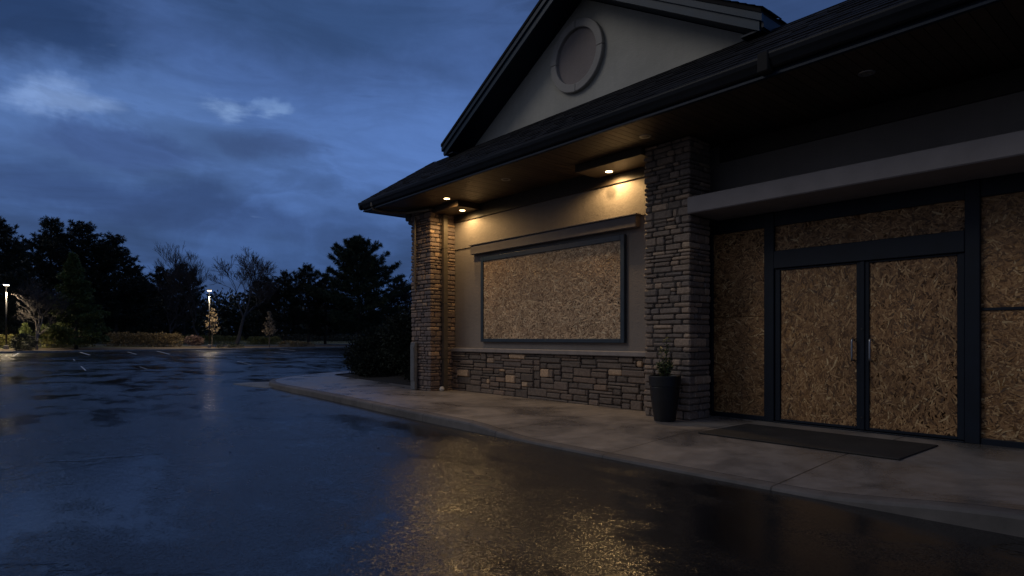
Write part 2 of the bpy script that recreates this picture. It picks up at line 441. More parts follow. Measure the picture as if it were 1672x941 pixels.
# painted bay lines (flat worn paint 4 mm above the asphalt)
mb = MB()
def line(a, b_, w=0.11):
    a = Vector((*a, 0.004)); b_ = Vector((*b_, 0.004)); d = (b_-a).normalized(); s = Vector((-d.y, d.x, 0))*w/2
    mb.quad(tuple(a-s), tuple(b_-s), tuple(b_+s), tuple(a+s))
line((-72.6, 6.9), (-60.0, 6.35), 0.16); line((-71, 10.6), (-60, 9.6), 0.11); line((-73.5, 13.6), (-58.5, 11.8), 0.16)
line((-74.5, 17.6), (-66, 16.6), 0.11)
line((-36.4, 3.5), (-31.6, 3.2), 0.05); line((-49, 4.3), (-46, 4.1), 0.06); line((-34.2, 5.6), (-31.2, 5.4), 0.04)
line((-38.4, 11.3), (-32.6, 10.3), 0.05); line((-60, 21.0), (-52, 19.6), 0.1); line((-73, 2.3), (-62, 1.6), 0.14)
line((-75, 27), (-66, 25.4), 0.14); line((-70, -2), (-58, -3), 0.14)
tag(mk('painted_lines', mb, M['line'], lot), kind='structure')

# far kerb
mb = MB()
for i in range(len(ys)-1):
    y0, y1 = ys[i], ys[i+1]
    if y1 <= -80 or y0 >= 160: continue
    a, c = kerb_x(y0), kerb_x(y1)
    mb.v += [(a+0.02, y0, -0.02), (a+0.02, y0, 0.12), (a, y0, 0.15), (a-0.16, y0, 0.15), (a-0.16, y0, 0.0),
             (c+0.02, y1, -0.02), (c+0.02, y1, 0.12), (c, y1, 0.15), (c-0.16, y1, 0.15), (c-0.16, y1, 0.0)]
    n = len(mb.v)-10
    for k in range(4): mb.f.append((n+k, n+5+k, n+6+k, n+1+k))
tag(mk('far_kerb', mb, M['kerb_far']), kind='structure')

# concrete path crossing the far lawn
mb = MB()
pts = [(-96, -4), (-93, 12), (-90.5, 20), (-90, 26), (-91.5, 33), (-95, 42), (-100, 56)]
for i in range(len(pts)-1):
    (xa, ya), (xb, yb) = pts[i], pts[i+1]
    e = 0.03
    mb.quad((xa, ya, terr(xa, ya)+e), (xa+2.6, ya, terr(xa+2.6, ya)+e), (xb+2.6, yb, terr(xb+2.6, yb)+e), (xb, yb, terr(xb, yb)+e))
tag(mk('garden_path', mb, M['path']), kind='structure')

# near pavement and kerb
edge = []
def catm(P, n=10):
    out = []
    for i in range(len(P)-1):
        p0 = P[max(i-1, 0)]; p1 = P[i]; p2 = P[i+1]; p3 = P[min(i+2, len(P)-1)]
        for k in range(n):
            t = k/n
            out.append(tuple(0.5*((2*p1[j])+(-p0[j]+p2[j])*t+(2*p0[j]-5*p1[j]+4*p2[j]-p3[j])*t*t+(-p0[j]+3*p1[j]-3*p2[j]+p3[j])*t**3) for j in range(len(p1))))
    out.append(P[-1]); return out
def hk(x, y):
    def sm(a, b_, t):
        t = max(0, min(1, (t-a)/(b_-a))); return t*t*(3-2*t)
    if x > -4: return 0.035+0.115*sm(-2.55, -0.9, x)
    return 0.035+0.095*sm(-6.0, -7.6, x)
P = [(12, 5.9, 9.5, 8.93), (4, 5.66, 4, 8.93), (1, 5.55, 1, 8.93), (-1, 5.47, -1, 8.93), (-2.5, 5.42, -2.5, 8.93), (-4, 5.40, -4, 8.93), (-5.4, 5.41, -5.4, 8.93),
     (-7, 5.44, -7, 8.63), (-9, 5.52, -9, 8.63), (-12, 5.72, -12.0, 8.63), (-14.2, 5.85, -13.4, 8.45), (-16, 5.93, -15.5, 8.52), (-17.2, 6.02, -17.4, 8.66),
     (-18.3, 6.28, -18.6, 8.78), (-19.3, 6.82, -19.6, 8.92), (-20.3, 7.8, -20.2, 9.2), (-21.2, 9.1, -20.6, 10.0), (-21.8, 10.6, -20.8, 11.4), (-22, 14, -20.9, 14), (-22, 24, -20.9, 24)]
E_ = catm(P, 12)
slab = MB(); kb = MB()
NS = 9
for i, (x, y, bx, by) in enumerate(E_):
    x2, y2, bx2, by2 = E_[min(i+1, len(E_)-1)]; x1, y1, _, _ = E_[max(i-1, 0)]
    tx, ty = x2-x1, y2-y1; l = math.hypot(tx, ty); tx /= l; ty /= l
    nx, ny = ty, -tx
    if nx*(bx-x)+ny*(by-y) < 0: nx, ny = -nx, -ny
    h = hk(x, y)
    for (o, z) in ((-0.012, -0.03), (-0.006, h-0.03), (0.004, h-0.010), (0.026, h), (0.15, h+0.004), (0.152, -0.02)):
        kb.v.append((x+nx*o, y+ny*o, z))
    ex, ey = x+nx*0.158, y+ny*0.158
    W = math.hypot(bx-ex, by-ey)
    for k in range(NS):
        t = k/(NS-1)
        zz = h+0.004+(0.13-h-0.004)*min(1, t*W/1.5) if h < 0.13 else h+0.004-(h+0.004-0.13)*min(1, t*W/1.5)
        slab.v.append((ex+(bx-ex)*t, ey+(by-ey)*t, zz))
ne = len(E_)
for i in range(ne-1):
    for k in range(5): kb.f.append((i*6+k, i*6+k+1, (i+1)*6+k+1, (i+1)*6+k))
    for k in range(NS-1): slab.f.append((i*NS+k, i*NS+k+1, (i+1)*NS+k+1, (i+1)*NS+k))
def flip_up(mb_):
    out = []
    for f in mb_.f:
        a, b_, c = (Vector(mb_.v[f[k]]) for k in (0, 1, 2))
        nrm = (b_-a).cross(c-a)
        out.append(f if nrm.z >= 0 else f[::-1])
    mb_.f = out
flip_up(slab)
tag(mk('pavement', slab, M['concrete'], smooth=True), kind='structure')
tag(mk('kerb', kb, M['kerb']), kind='structure')
# low concrete apron at the kerb nose
mb = MB()
ap = [(-19.5, 5.62), (-18.4, 5.68), (-17.25, 5.86), (-17.3, 6.1), (-18.3, 6.4), (-19.1, 6.75), (-19.6, 6.9), (-19.75, 6.2)]
mb.poly([(x, y, 0.014) for x, y in ap])
n = len(ap)
for i in range(n):
    j = (i+1) % n
    mb.quad((*ap[j], 0.014), (*ap[i], 0.014), (*ap[i], -0.02), (*ap[j], -0.02))
tag(mk('gutter_apron', mb, M['kerb_far']), kind='structure')
# planting bed beside the building
mb = MB()
bx0 = [(-13.4, 8.47), (-15.5, 8.55), (-17.4, 8.69), (-18.6, 8.81), (-19.6, 8.95), (-20.17, 9.23), (-20.57, 10.02), (-20.77, 11.4), (-20.87, 14), (-20.87, 24)]
for i in range(len(bx0)-1):
    (xa, ya), (xb, yb) = bx0[i], bx0[i+1]
    za = 0.10
    ca, cb = (max(xa+2.2, -16.5) if ya > 9 else xa+0.3, ya+1.6), (max(xb+2.2, -16.5) if yb > 9 else xb+0.3, yb+1.6)
    mb.quad((xa, ya, za), (xb, yb, za), (cb[0], cb[1], 0.28), (ca[0], ca[1], 0.28))
mb.quad((-13.1, 10.07, 0.27), (-19.3, 10.55, 0.27), (-18.6, 25.6, 0.27), (-13.1, 25.6, 0.27))
mb.quad((-13.1, 8.47, 0.10), (-13.1, 10.07, 0.28), (-13.1+0.0, 10.07, 0.1), (-13.1, 8.5, 0.09))
flip_up(mb)
tag(mk('planting_bed', mb, M['mulch']), kind='structure')

# ------------------------------------------------------------------ the building
bld = empty('commercial_building', (-8.0, 8.65, 0.13))
tag(bld, 'boarded up stone and stucco commercial building with gabled shingle roof beside wet car park', 'building')
ZW = 0.13
# walls ---------------------------------------------------------------
mb = MB()
mb.box(-12.9, -5.6, 8.65, 8.95, 1.10, 3.48)             # lower stucco field
mb.box(-12.9, -5.6, 8.63, 8.95, 3.505, 4.30)            # upper band, slightly proud
mb.box(-12.9, -5.6, 8.67, 8.95, 3.475, 3.51)            # recess of the reveal joint
mb.box(-12.9, -5.6, 8.70, 8.95, 0.05, 1.10)
mb.box(-5.595, 4.5, 8.96, 9.30, 3.20, 4.60)               # over the storefront
mb.box(0.62, 4.5, 8.96, 9.30, 0.05, 3.20)
mb.box(-13.0, -12.9, 8.66, 20, 0.05, 4.44)              # west side wall
mb.box(4.5, 4.7, 8.96, 20, 0.05, 4.6)
mb.box(-12.9, 4.5, 19.8, 20, 0.05, 4.44)
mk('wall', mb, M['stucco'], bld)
# dark lining behind the boards
mb = MB(); mb.box(-5.58, 0.6, 9.08, 9.2, 0.05, 3.18)
mk('interior_lining', mb, M['dark'], bld)

# stone base -----------------------------------------------------------
mb = MB()
cw, chh = 0.066, 0.058
nx_, nz_ = int((12.30-6.15)/cw), int(0.935/chh)
occ = [[False]*nx_ for _ in range(nz_)]
x00, z00 = -12.30, ZW-0.01
for zi in range(nz_):
    for xi in range(nx_):
        if occ[zi][xi]: continue
        w = random.choice([3, 4, 5, 6, 7, 8, 9]); h = random.choice([1, 1, 2, 2, 2, 2, 3])
        if h == 1: w = random.randint(5, 10)
        if h == 4: w = random.randint(5, 9)
        h = min(h, nz_-zi)
        k = 0
        while k < w and xi+k < nx_ and not occ[zi][xi+k]: k += 1
        w = k
        while h > 1 and any(occ[zi+a][xi+q] for a in range(h) for q in range(w)): h -= 1
        for a in range(h):
            for q in range(w): occ[zi+a][xi+q] = True
        g_ = 0.007
        d = random.uniform(0.0, 0.032)
        mb.rock(x00+xi*cw+g_, x00+(xi+w)*cw-g_, 8.575-d, 8.695, z00+zi*chh+g_, z00+(zi+h)*chh-g_, 0.02, 0.005, 0.75)
base = mk('stone_base', mb, M['stone_base'], bld)
mb = MB(); mb.box(-12.3, -6.15, 8.60, 8.69, ZW-0.03, 1.06)
mk('mortar', mb, M['mortar'], base)
mb = MB()
mb.box(-12.32, -6.18, 8.50, 8.72, 1.055, 1.145, 0.012)
mk('sill_course', mb, M['cap'], bld)

# stone pillars -----------------------------------------------------------
def pillar(x0, x1, y0, y1, z1, mat):
    core = MB(); core.box(x0+0.03, x1-0.03, y0+0.03, y1, ZW-0.02, z1)
    st = MB(); z = ZW-0.005; row = 0
    while z < z1-0.03:
        h = random.choice([0.055, 0.065, 0.075, 0.09, 0.10, 0.115, 0.135])
        if z+h > z1-0.02: h = z1-z
        g_ = 0.006
        # long corner stone alternates between the front and the side return
        cf = random.uniform(0.20, 0.34) if row % 2 else random.uniform(0.11, 0.18)
        cs = random.uniform(0.10, 0.16) if row % 2 else random.uniform(0.22, 0.32)
        pr = random.uniform(-0.006, 0.016)
        st.rock(x1-cf, x1+pr, y0-pr, y0+cs, z+g_, z+h-g_, 0.02, 0.004, 0.75)
        cl = random.uniform(0.10, 0.28); pl = random.uniform(-0.006, 0.016)
        st.rock(x0-pl, x0+cl, y0-pl, y0+0.22, z+g_, z+h-g_, 0.02, 0.004, 0.75)
        x = x0+cl+g_*2; end = x1-cf-g_*2
        while x < end-0.02:
            w = random.uniform(0.13, 0.36)
            if end-x-w < 0.09: w = end-x
            split = h > 0.11 and random.random() < 0.4
            zs = [(z, z+h)] if not split else [(z, z+h*0.5), (z+h*0.5, z+h)]
            for (a, c) in zs:
                pr = random.uniform(-0.01, 0.016)
                st.rock(x+g_, x+w-g_, y0-pr, y0+0.08, a+g_, c-g_, 0.018, 0.004, 0.75)
            x += w
        y = y0+cs+g_*2
        while y < y1-0.02:
            w = random.uniform(0.14, 0.36)
            if y1-y-w < 0.09: w = y1-y
            pr = random.uniform(-0.01, 0.016)
            st.rock(x1-0.08, x1+pr, y+g_, y+w-g_, z+g_, z+h-g_, 0.018, 0.004, 0.75)
            y += w
        y = y0+0.23
        while y < y1-0.02:
            w = random.uniform(0.14, 0.36)
            if y1-y-w < 0.09: w = y1-y
            st.rock(x0-random.uniform(-0.01, 0.016), x0+0.08, y+g_, y+w-g_, z+g_, z+h-g_, 0.018, 0.004, 0.75)
            y += w
        z += h; row += 1
    p_ = mk('stone_pillar', st, mat, bld)
    mk('mortar', core, M['mortar'], p_)
    return p_
pl = pillar(-13.15, -12.28, 7.93, 8.64, 4.44, M['stone_brown']); pl['label'] = 'brown ledge stone corner pillar'
pr_ = pillar(-6.22, -5.38, 8.09, 8.66, 4.44, M['stone_grey']); pr_['label'] = 'grey ledge stone pillar beside the entrance'

# trim over the window, lintel over the entrance ---------------------------------
mb = MB()
mb.box(-11.52, -6.74, 8.52, 8.64, 3.30, 3.50, 0.008); mb.box(-11.55, -6.71, 8.49, 8.64, 3.502, 3.53, 0.006)
mk('window_trim', mb, M['trim'], bld)
mb = MB(); mb.box(-5.40, 4.5, 8.05, 8.955, 3.25, 3.50, 0.012)
mk('entrance_lintel', mb, M['lintel'], bld)

# ---------------------------------------------------------------- strand boards
def strands(x0, x1, z0, z1, yf, parent, vertical=False, dens=1.0, sag=0.0, label=None, mat='osb'):
    """board with a base sheet and thousands of thin overlapping wood strands on its face (facing -y)"""
    area = (x1-x0)*(z1-z0)
    n = int(area*1800*dens)
    L = rng.uniform(0.04, 0.14, n)*np.where(rng.random(n) < 0.15, 1.35, 1.0); Wd = rng.uniform(0.010, 0.028, n)
    cx = rng.uniform(x0, x1, n); cz = rng.uniform(z0, z1, n)
    if vertical: a = PI/2+rng.normal(0, 0.75, n)
    else: a = rng.normal(0, 0.85, n)
    curv = rng.normal(0, 2.6, n)
    K = 5
    t = np.linspace(-0.5, 0.5, K)
    taper = np.array([0.55, 0.95, 1.0, 0.9, 0.45])
    s = t[None, :]*L[:, None]
    ang = a[:, None]+curv[:, None]*s+rng.normal(0, 0.10, (n, K))
    lx = s*np.cos(a)[:, None]-0.5*curv[:, None]*s*s*np.sin(a)[:, None]
    lz = s*np.sin(a)[:, None]+0.5*curv[:, None]*s*s*np.cos(a)[:, None]
    w = Wd[:, None]*taper[None, :]*rng.uniform(0.7, 1.2, (n, K))*0.5
    pxx = cx[:, None]+lx; pzz = cz[:, None]+lz
    nx = -np.sin(ang); nz = np.cos(ang)
    y = yf-rng.uniform(0.0006, 0.0035, n)[:, None]-rng.uniform(-0.0008, 0.0014, (n, K))
    tilt = rng.normal(0, 0.10, n)[:, None]*w
    v = np.zeros((n, K, 2, 3))
    v[:, :, 0, 0] = pxx-nx*w; v[:, :, 0, 2] = pzz-nz*w; v[:, :, 0, 1] = y-tilt
    v[:, :, 1, 0] = pxx+nx*w; v[:, :, 1, 2] = pzz+nz*w; v[:, :, 1, 1] = y+tilt
    v[..., 0] = np.clip(v[..., 0], x0, x1); v[..., 2] = np.clip(v[..., 2], z0, z1)
    v[..., 1] = np.minimum(v[..., 1], yf-0.0003)
    base_i = (np.arange(n)*K*2)[:, None]
    k = np.arange(K-1)[None, :]*2
    f = np.stack([base_i+k, base_i+k+2, base_i+k+3, base_i+k+1], -1).reshape(-1, 4)
    v = v.reshape(-1, 3)
    # board core
    c = np.array([(x0,yf,z0),(x1,yf,z0),(x1,yf,z1),(x0,yf,z1),(x0,yf+0.016,z0),(x1,yf+0.016,z0),(x1,yf+0.016,z1),(x0,yf+0.016,z1)])
    fc = np.array([(0,1,2,3),(5,4,7,6),(0,3,7,4),(1,5,6,2),(3,2,6,7),(1,0,4,5)])+len(v)
    v = np.vstack([v, c]); f = np.vstack([f, fc])
    if sag:   # lower edge bows out of its frame a little
        xm = (v[:, 0]-x0)/(x1-x0); zm = np.clip((z0+0.25-v[:, 2])/0.25, 0, 1)
        v[:, 1] -= sag*np.sin(PI*xm)*zm; v[:, 2] -= sag*0.9*np.sin(PI*xm)*zm
    o = mk('board', (v, f), M[mat], parent)
    if label: o['label'] = label
    return o

# boarded window ---------------------------------------------------------
mb = MB()
fx0, fx1, fz0, fz1 = -11.2, -7.04, 1.29, 3.215
mb.box(fx0, fx0+0.09, 8.575, 8.66, fz0, fz1, 0.006); mb.box(fx1-0.09, fx1, 8.575, 8.66, fz0, fz1, 0.006)
mb.box(fx0+0.09, fx1-0.09, 8.576, 8.66, fz1-0.10, fz1, 0.006); mb.box(fx0+0.09, fx1-0.09, 8.576, 8.66, fz0, fz0+0.075, 0.006)
win = mk('window_frame', mb, M['frame_window'], bld)
strands(fx0+0.085, fx1-0.085, fz0+0.06, fz1-0.09, 8.60, win, sag=0.02, mat='osb_pale')

# storefront ------------------------------------------------------------
mb = MB()
def fbox(x0, x1, z0, z1, y0=8.90, y1=9.04): mb.box(x0, x1, y0, y1, z0, z1, 0.006)
fbox(-5.62, -5.50, 0.13, 3.245); fbox(-4.62, -4.47, 0.13, 3.245, 8.88); fbox(-2.125, -1.975, 0.13, 3.245, 8.88); fbox(0.5, 0.62, 0.13, 3.245)
fbox(-5.50, -4.62, 3.035, 3.245); fbox(-4.47, -2.125, 3.035, 3.245); fbox(-1.975, 0.5, 3.035, 3.245)
fbox(-4.47, -2.125, 2.405, 2.665, 8.87)
fbox(-5.50, -4.62, 0.13, 0.20); fbox(-1.975, 0.5, 0.10, 0.20)
mb.box(-4.47, -2.125, 8.86, 9.04, 0.128, 0.148, 0.004)
sf = mk('storefront_frame', mb, M['frame'], bld)
strands(-5.505, -4.615, 0.195, 1.705, 8.95, sf, label='lower strand board left of the doors')
strands(-5.505, -4.615, 1.712, 3.04, 8.95, sf, label='upper strand board left of the doors')
strands(-4.475, -2.12, 2.66, 3.04, 8.935, sf, dens=0.8, label='wide strand board above the doors')
strands(-1.98, 0.505, 0.195, 1.715, 8.95, sf, label='lower strand board right of the doors')
strands(-1.98, 0.505, 1.722, 3.04, 8.945, sf, label='upper strand board right of the doors')
mb = MB(); mb.box(-1.975, 0.5, 8.93, 8.96, 1.700, 1.735, 0.003)
mk('board_joint_bar', mb, M['frame'], sf)

def door(x0, x1, hx, side):
    mb = MB()
    mb.box(x0, x0+0.075, 8.905, 8.965, 0.155, 2.40, 0.005); mb.box(x1-0.075, x1, 8.905, 8.965, 0.155, 2.40, 0.005)
    mb.box(x0+0.075, x1-0.075, 8.906, 8.965, 0.155, 0.19, 0.004); mb.box(x0+0.075, x1-0.075, 8.906, 8.965, 2.375, 2.40, 0.004)
    d = mk('door', mb, M['frame'], bld)
    ov = 0.02
    strands(x0+(0.075-ov if side > 0 else 0.08), x1-(0.075-ov if side < 0 else 0.08), 0.18, 2.385, 8.93, d, vertical=True)
    h = MB()
    h.tube([(hx, 8.93, 1.36), (hx, 8.845, 1.36), (hx, 8.838, 1.35), (hx, 8.835, 1.32), (hx, 8.835, 1.12), (hx, 8.838, 1.09), (hx, 8.845, 1.08), (hx, 8.93, 1.08)], 0.013, 8)
    mk('handle', h, M['metal'], d, smooth=True)
    return d
d1 = door(-4.46, -3.262, -3.37, -1); d1['label'] = 'boarded left door leaf'
d2 = door(-3.255, -2.13, -3.15, 1); d2['label'] = 'boarded right door leaf'
mb = MB(); mb.box(-3.285, -3.232, 8.885, 8.905, 0.155, 2.40, 0.004)
ms = mk('meeting_stile', mb, M['frame'], bld)
for xx, zz in ((-3.26, 1.50), (-3.26, 0.32)):
    mb = MB(); mb.tube([(xx, 8.905, zz), (xx, 8.878, zz)], 0.014, 12)
    mk('lock_cylinder', mb, M['pole'], ms)

# soffit -------------------------------------------------------------------
SZ = 4.45
mb = MB(); x = -13.78
while x < 4.6:
    y1 = 8.97
    mb.box(x, x+0.118, 7.04, y1, SZ-random.uniform(0, 0.002), SZ+0.02)
    x += 0.125
y = 9.0
sof = mk('soffit', mb, M['soffit'], bld)
mb = MB(); mb.box(-13.78, 4.6, 7.05, 8.98, SZ+0.025, SZ+0.04); mb.box(-13.78, -12.95, 8.98, 14, SZ-0.002, SZ+0.04)
mk('soffit_backing', mb, M['dark'], sof)
# two boxed drops next to the pillars
for (a, c) in ((-7.66, -6.2), (-12.3, -11.25)):
    mb = MB(); mb.box(a, c, 7.98, 8.625, 4.315, SZ-0.004, 0.004)
    mk('soffit_box', mb, M['soffit'], bld)
mb = MB()
mb.box(-12.28, -6.22, 8.59, 8.628, 4.15, 4.312); mb.box(-11.24, -7.68, 8.591, 8.629, 4.314, SZ-0.004)
mb.box(-5.38, 4.5, 8.92, 8.957, 4.18, SZ-0.004)
mb.box(-13.42, -13.17, 7.92, 8.7, 4.27, SZ-0.004, 0.02); mb.box(-13.36, -13.17, 7.96, 8.7, 4.18, 4.265, 0.02)
mk('frieze_board', mb, M['frieze'], bld)

# eaves: fascia and gutter -----------------------------------------------------
mb = MB()
mb.box(-13.80, 4.6, 7.01, 7.035, 4.44, 4.655); mb.box(-13.82, -13.79, 7.036, 14, 4.44, 4.655)
mb.box(-13.82, 4.6, 6.985, 7.008, 4.44, 4.475, 0.004)
mk('fascia', mb, M['fascia'], bld)
def gutter_x(x0, x1, dy=0.0, dz=0.0):
    mb = MB()
    pf = [(7.008, 4.50), (6.975, 4.498), (6.955, 4.515), (6.935, 4.565), (6.915, 4.60), (6.905, 4.645), (6.905, 4.665), (6.925, 4.665), (6.928, 4.655), (6.94, 4.61), (7.008, 4.60)]
    mb.extrude_x([(y-dy, z+dz) for y, z in pf], x0, x1)
    for xx in np.arange(x0+0.6, x1-0.2, 3.1):
        mb.box(xx, xx+0.02, 6.912-dy, 7.006, 4.66+dz, 4.667+dz)
    return mk('gutter', mb, M['gutter'], bld)
gutter_x(-13.93, -3.66)
gutter_x(-3.52, 4.6, 0.03, 0.015)
mb = MB(); mb.box(-3.655, -3.525, 6.86, 7.006, 4.47, 4.70, 0.01)
mk('gutter_joint', mb, M['dark'], bld)
mb = MB()
pf = [(-13.83, 4.50), (-13.865, 4.498), (-13.885, 4.515), (-13.905, 4.565), (-13.925, 4.60), (-13.935, 4.645), (-13.935, 4.665), (-13.915, 4.665), (-13.90, 4.61), (-13.83, 4.60)]
mb.extrude_y(pf, 6.91, 14)
mk('gutter', mb, M['gutter'], bld)
# downspout: elbow under the eave, then down the pillar's return
mb = MB()
mb.tube([(-13.3, 6.965, 4.66), (-13.3, 6.955, 4.50), (-13.3, 7.0, 4.43), (-13.25, 7.25, 4.40), (-13.0, 7.7, 4.395), (-12.5, 7.86, 4.39), (-12.25, 7.9, 4.385)], 0.04, 8)
dsx, dsy = -12.19, 8.27
def rect_tube(path, hw, hd):
    rings = []
    for (x, y, z) in path:
        b_ = len(mb.v)
        mb.v += [(x-hw, y-hd, z), (x+hw, y-hd, z), (x+hw, y+hd, z), (x-hw, y+hd, z)]
        rings.append(b_)
    for a, c in zip(rings, rings[1:]):
        for k in range(4):
            mb.f.append((a+k, a+(k+1) % 4, c+(k+1) % 4, c+k))
    mb.f.append((rings[-1], rings[-1]+1, rings[-1]+2, rings[-1]+3))
rect_tube([(dsx, dsy, 0.17), (dsx, dsy, 4.28)], 0.045, 0.055)
for z in (0.9, 2.2, 3.5): mb.box(dsx-0.05, dsx+0.05, dsy-0.075, dsy+0.075, z, z+0.03)
ds_ = mk('downspout', mb, M['downspout'], bld)
mb = MB(); mb.lathe([(0.02, 0.13), (0.055, 0.15), (0.06, 0.19), (0.035, 0.235), (0.01, 0.24)], dsx+0.06, dsy-0.12, 6)
mk('outlet_cap', mb, M['white'], ds_)

# roof --------------------------------------------------------------------------
RP = 0.74
ry0, rz0, ry1 = 6.955, 4.675, 8.22
rl = -13.87
S_len = math.hypot(ry1-ry0, (ry1-ry0)*RP)
ca_, sa_ = 1/math.hypot(1, RP), RP/math.hypot(1, RP)
mb = MB()
rise = (ry1-ry0)*RP; run = ry1-ry0
mb.poly([(rl, ry0, rz0), (4.6, ry0, rz0), (4.6, ry1, rz0+rise), (rl+run, ry1, rz0+rise)])
mb.poly([(rl, 14, rz0), (rl, ry0, rz0), (rl+run, ry1, rz0+rise), (rl+run, 14, rz0+rise)])
mb.poly([(rl+run, ry1, rz0+rise), (4.6, ry1, rz0+rise), (4.6, 20, rz0+rise), (rl+run, 20, rz0+rise)])
mb.quad((rl, ry0, rz0-0.012), (rl, 14, rz0-0.012), (rl+0.3, 14, rz0-0.012), (rl+0.3, ry0, rz0-0.012))
mb.quad((rl, ry0, rz0-0.012), (4.6, ry0, rz0-0.012), (4.6, ry0+0.3, rz0-0.012), (rl, ry0+0.3, rz0-0.012))
roof = mk('roof', mb, M['shingle'], bld)

def shingle_field(mb, org, u, v, nrm, length, urange, expo=0.135):
    org, u, v, nrm = Vector(org), Vector(u).normalized(), Vector(v).normalized(), Vector(nrm).normalized()
    ncr = int(length/expo)
    for i in range(ncr+1):
        s0 = i*expo-0.015; s1 = min((i+1)*expo+0.03, length)
        ua, ub = urange(max(0, i*expo)); x = ua+random.uniform(-0.2, 0)
        while x < ub:
            w = random.uniform(0.16, 0.36)
            a, c = max(x, ua), min(x+w-0.004, ub)
            if c-a > 0.02:
                t = random.uniform(0.010, 0.022); sj = s0+random.uniform(-0.006, 0.006)
                p0 = org+u*a+v*sj+nrm*t; p1 = org+u*c+v*sj+nrm*t
                p2 = org+u*c+v*s1+nrm*0.003; p3 = org+u*a+v*s1+nrm*0.003
                q0 = org+u*a+v*sj+nrm*0.001; q1 = org+u*c+v*sj+nrm*0.001
                b_ = len(mb.v); mb.v += [tuple(k) for k in (p0, p1, p2, p3, q0, q1)]
                mb.f += [(b_, b_+1, b_+2, b_+3), (b_+4, b_+5, b_+1, b_)]
            x += w
mb = MB()
shingle_field(mb, (0, ry0, rz0), (1, 0, 0), (0, ca_, sa_), (0, -sa_, ca_), S_len, lambda s: (rl+(s+0.165)*ca_, 4.6))
shingle_field(mb, (rl, 0, rz0), (0, -1, 0), (ca_, 0, sa_), (-sa_, 0, ca_), S_len, lambda s: (-14.0, -(ry0+(s+0.165)*ca_)))
hp = []
for i in range(9):                        # low hip cap, one lapped piece per course
    s_ = run*i/8
    hp.append(Vector((rl+s_, ry0+s_, rz0+s_*RP)))
for a, e in zip(hp, hp[1:]):
    for d_ in (Vector((0.14, 0, 0.008)), Vector((0, 0.14, 0.008))):
        q = (a+Vector((0, 0, 0.026)), a+d_+Vector((0, 0, 0.012)), e+d_+Vector((0, 0, 0.006)), e+Vector((0, 0, 0.020)))
        mb.quad(*[tuple(k) for k in (q if d_.x else q[::-1])])
mk('shingles', mb, M['shingle'], roof)

# gable ----------------------------------------------------------------------------
GX, GZ, GP, GY = -7.90, 7.68, 0.58, 8.45       # wall apex and pitch
gz_base = 5.2
hw = (GZ-gz_base)/GP
mb = MB()
mb.poly([(GX-hw, GY, gz_base), (GX+hw, GY, gz_base), (GX, GY, GZ)])
mb.poly([(GX+hw, GY+0.2, gz_base), (GX-hw, GY+0.2, gz_base), (GX, GY+0.2, GZ)])
mb.quad((GX-hw, GY+0.2, gz_base), (GX+hw, GY+0.2, gz_base), (GX+hw, GY, gz_base), (GX-hw, GY, gz_base))
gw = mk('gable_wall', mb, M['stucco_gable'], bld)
# round medallion: raised ring in four pieces round a darker disc
mcx, mcz = -8.03, 6.645
ro, ri = 0.665, 0.515
ring = MB()
for q in range(4):
    a0, a1 = q*PI/2+0.012, (q+1)*PI/2-0.012
    n = 16; b_ = len(ring.v)
    for k in range(n+1):
        a = a0+(a1-a0)*k/n
        for (r_, y) in ((ri, GY-0.002), (ri, GY-0.075), (ri+0.012, GY-0.085), (ro-0.012, GY-0.085), (ro, GY-0.075), (ro, GY-0.002)):
            ring.v.append((mcx+r_*math.cos(a), y, mcz+r_*math.sin(a)))
    for k in range(n):
        for j in range(5):
            ring.f.append((b_+k*6+j, b_+k*6+j+1, b_+(k+1)*6+j+1, b_+(k+1)*6+j))
    ring.f.append(tuple(b_+j for j in range(6))); ring.f.append(tuple(b_+n*6+j for j in range(6))[::-1])
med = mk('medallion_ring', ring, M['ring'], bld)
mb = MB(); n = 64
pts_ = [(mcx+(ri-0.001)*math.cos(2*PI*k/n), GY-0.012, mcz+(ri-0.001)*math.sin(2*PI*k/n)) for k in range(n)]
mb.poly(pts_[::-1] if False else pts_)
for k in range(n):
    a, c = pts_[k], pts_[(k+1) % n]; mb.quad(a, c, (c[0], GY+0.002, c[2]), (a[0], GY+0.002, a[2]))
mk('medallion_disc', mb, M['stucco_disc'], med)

# gable roof: slab with soffit, two-step rake boards, shingled top
RY = 7.85; TZ = 7.955; XE = 3.79; BACK = 15.0
def slope_pts(sgn, dx0, dx1, off):   # a point on the slope line at dx from ridge, lowered by off
    return [(GX+sgn*dx0, TZ-GP*dx0-off), (GX+sgn*dx1, TZ-GP*dx1-off)]
gr = MB()
for sgn in (-1, 1):
    (xa, za), (xb, zb) = slope_pts(sgn, 0, XE, 0)
    pf = [(xa, za), (xb, zb), (xb, zb-0.06), (xa, za-0.06)]
    if sgn < 0: pf = pf[::-1]
    gr.extrude_y(pf, RY-0.03, BACK)
groof = mk('gable_roof', gr, M['shingle'], bld)
sh = MB()
nrm = math.hypot(1, GP)
for sgn in (-1, 1):
    v_ = (-sgn/nrm, 0, GP/nrm); nn = (sgn*GP/nrm, 0, 1/nrm)
    shingle_field(sh, (GX+sgn*(XE+0.02), 0, TZ-GP*(XE+0.02)), (0, -sgn*-1, 0), v_, nn, XE*nrm, (lambda s: (RY-0.06, 11.0)))
mk('shingles', sh, M['shingle'], groof)
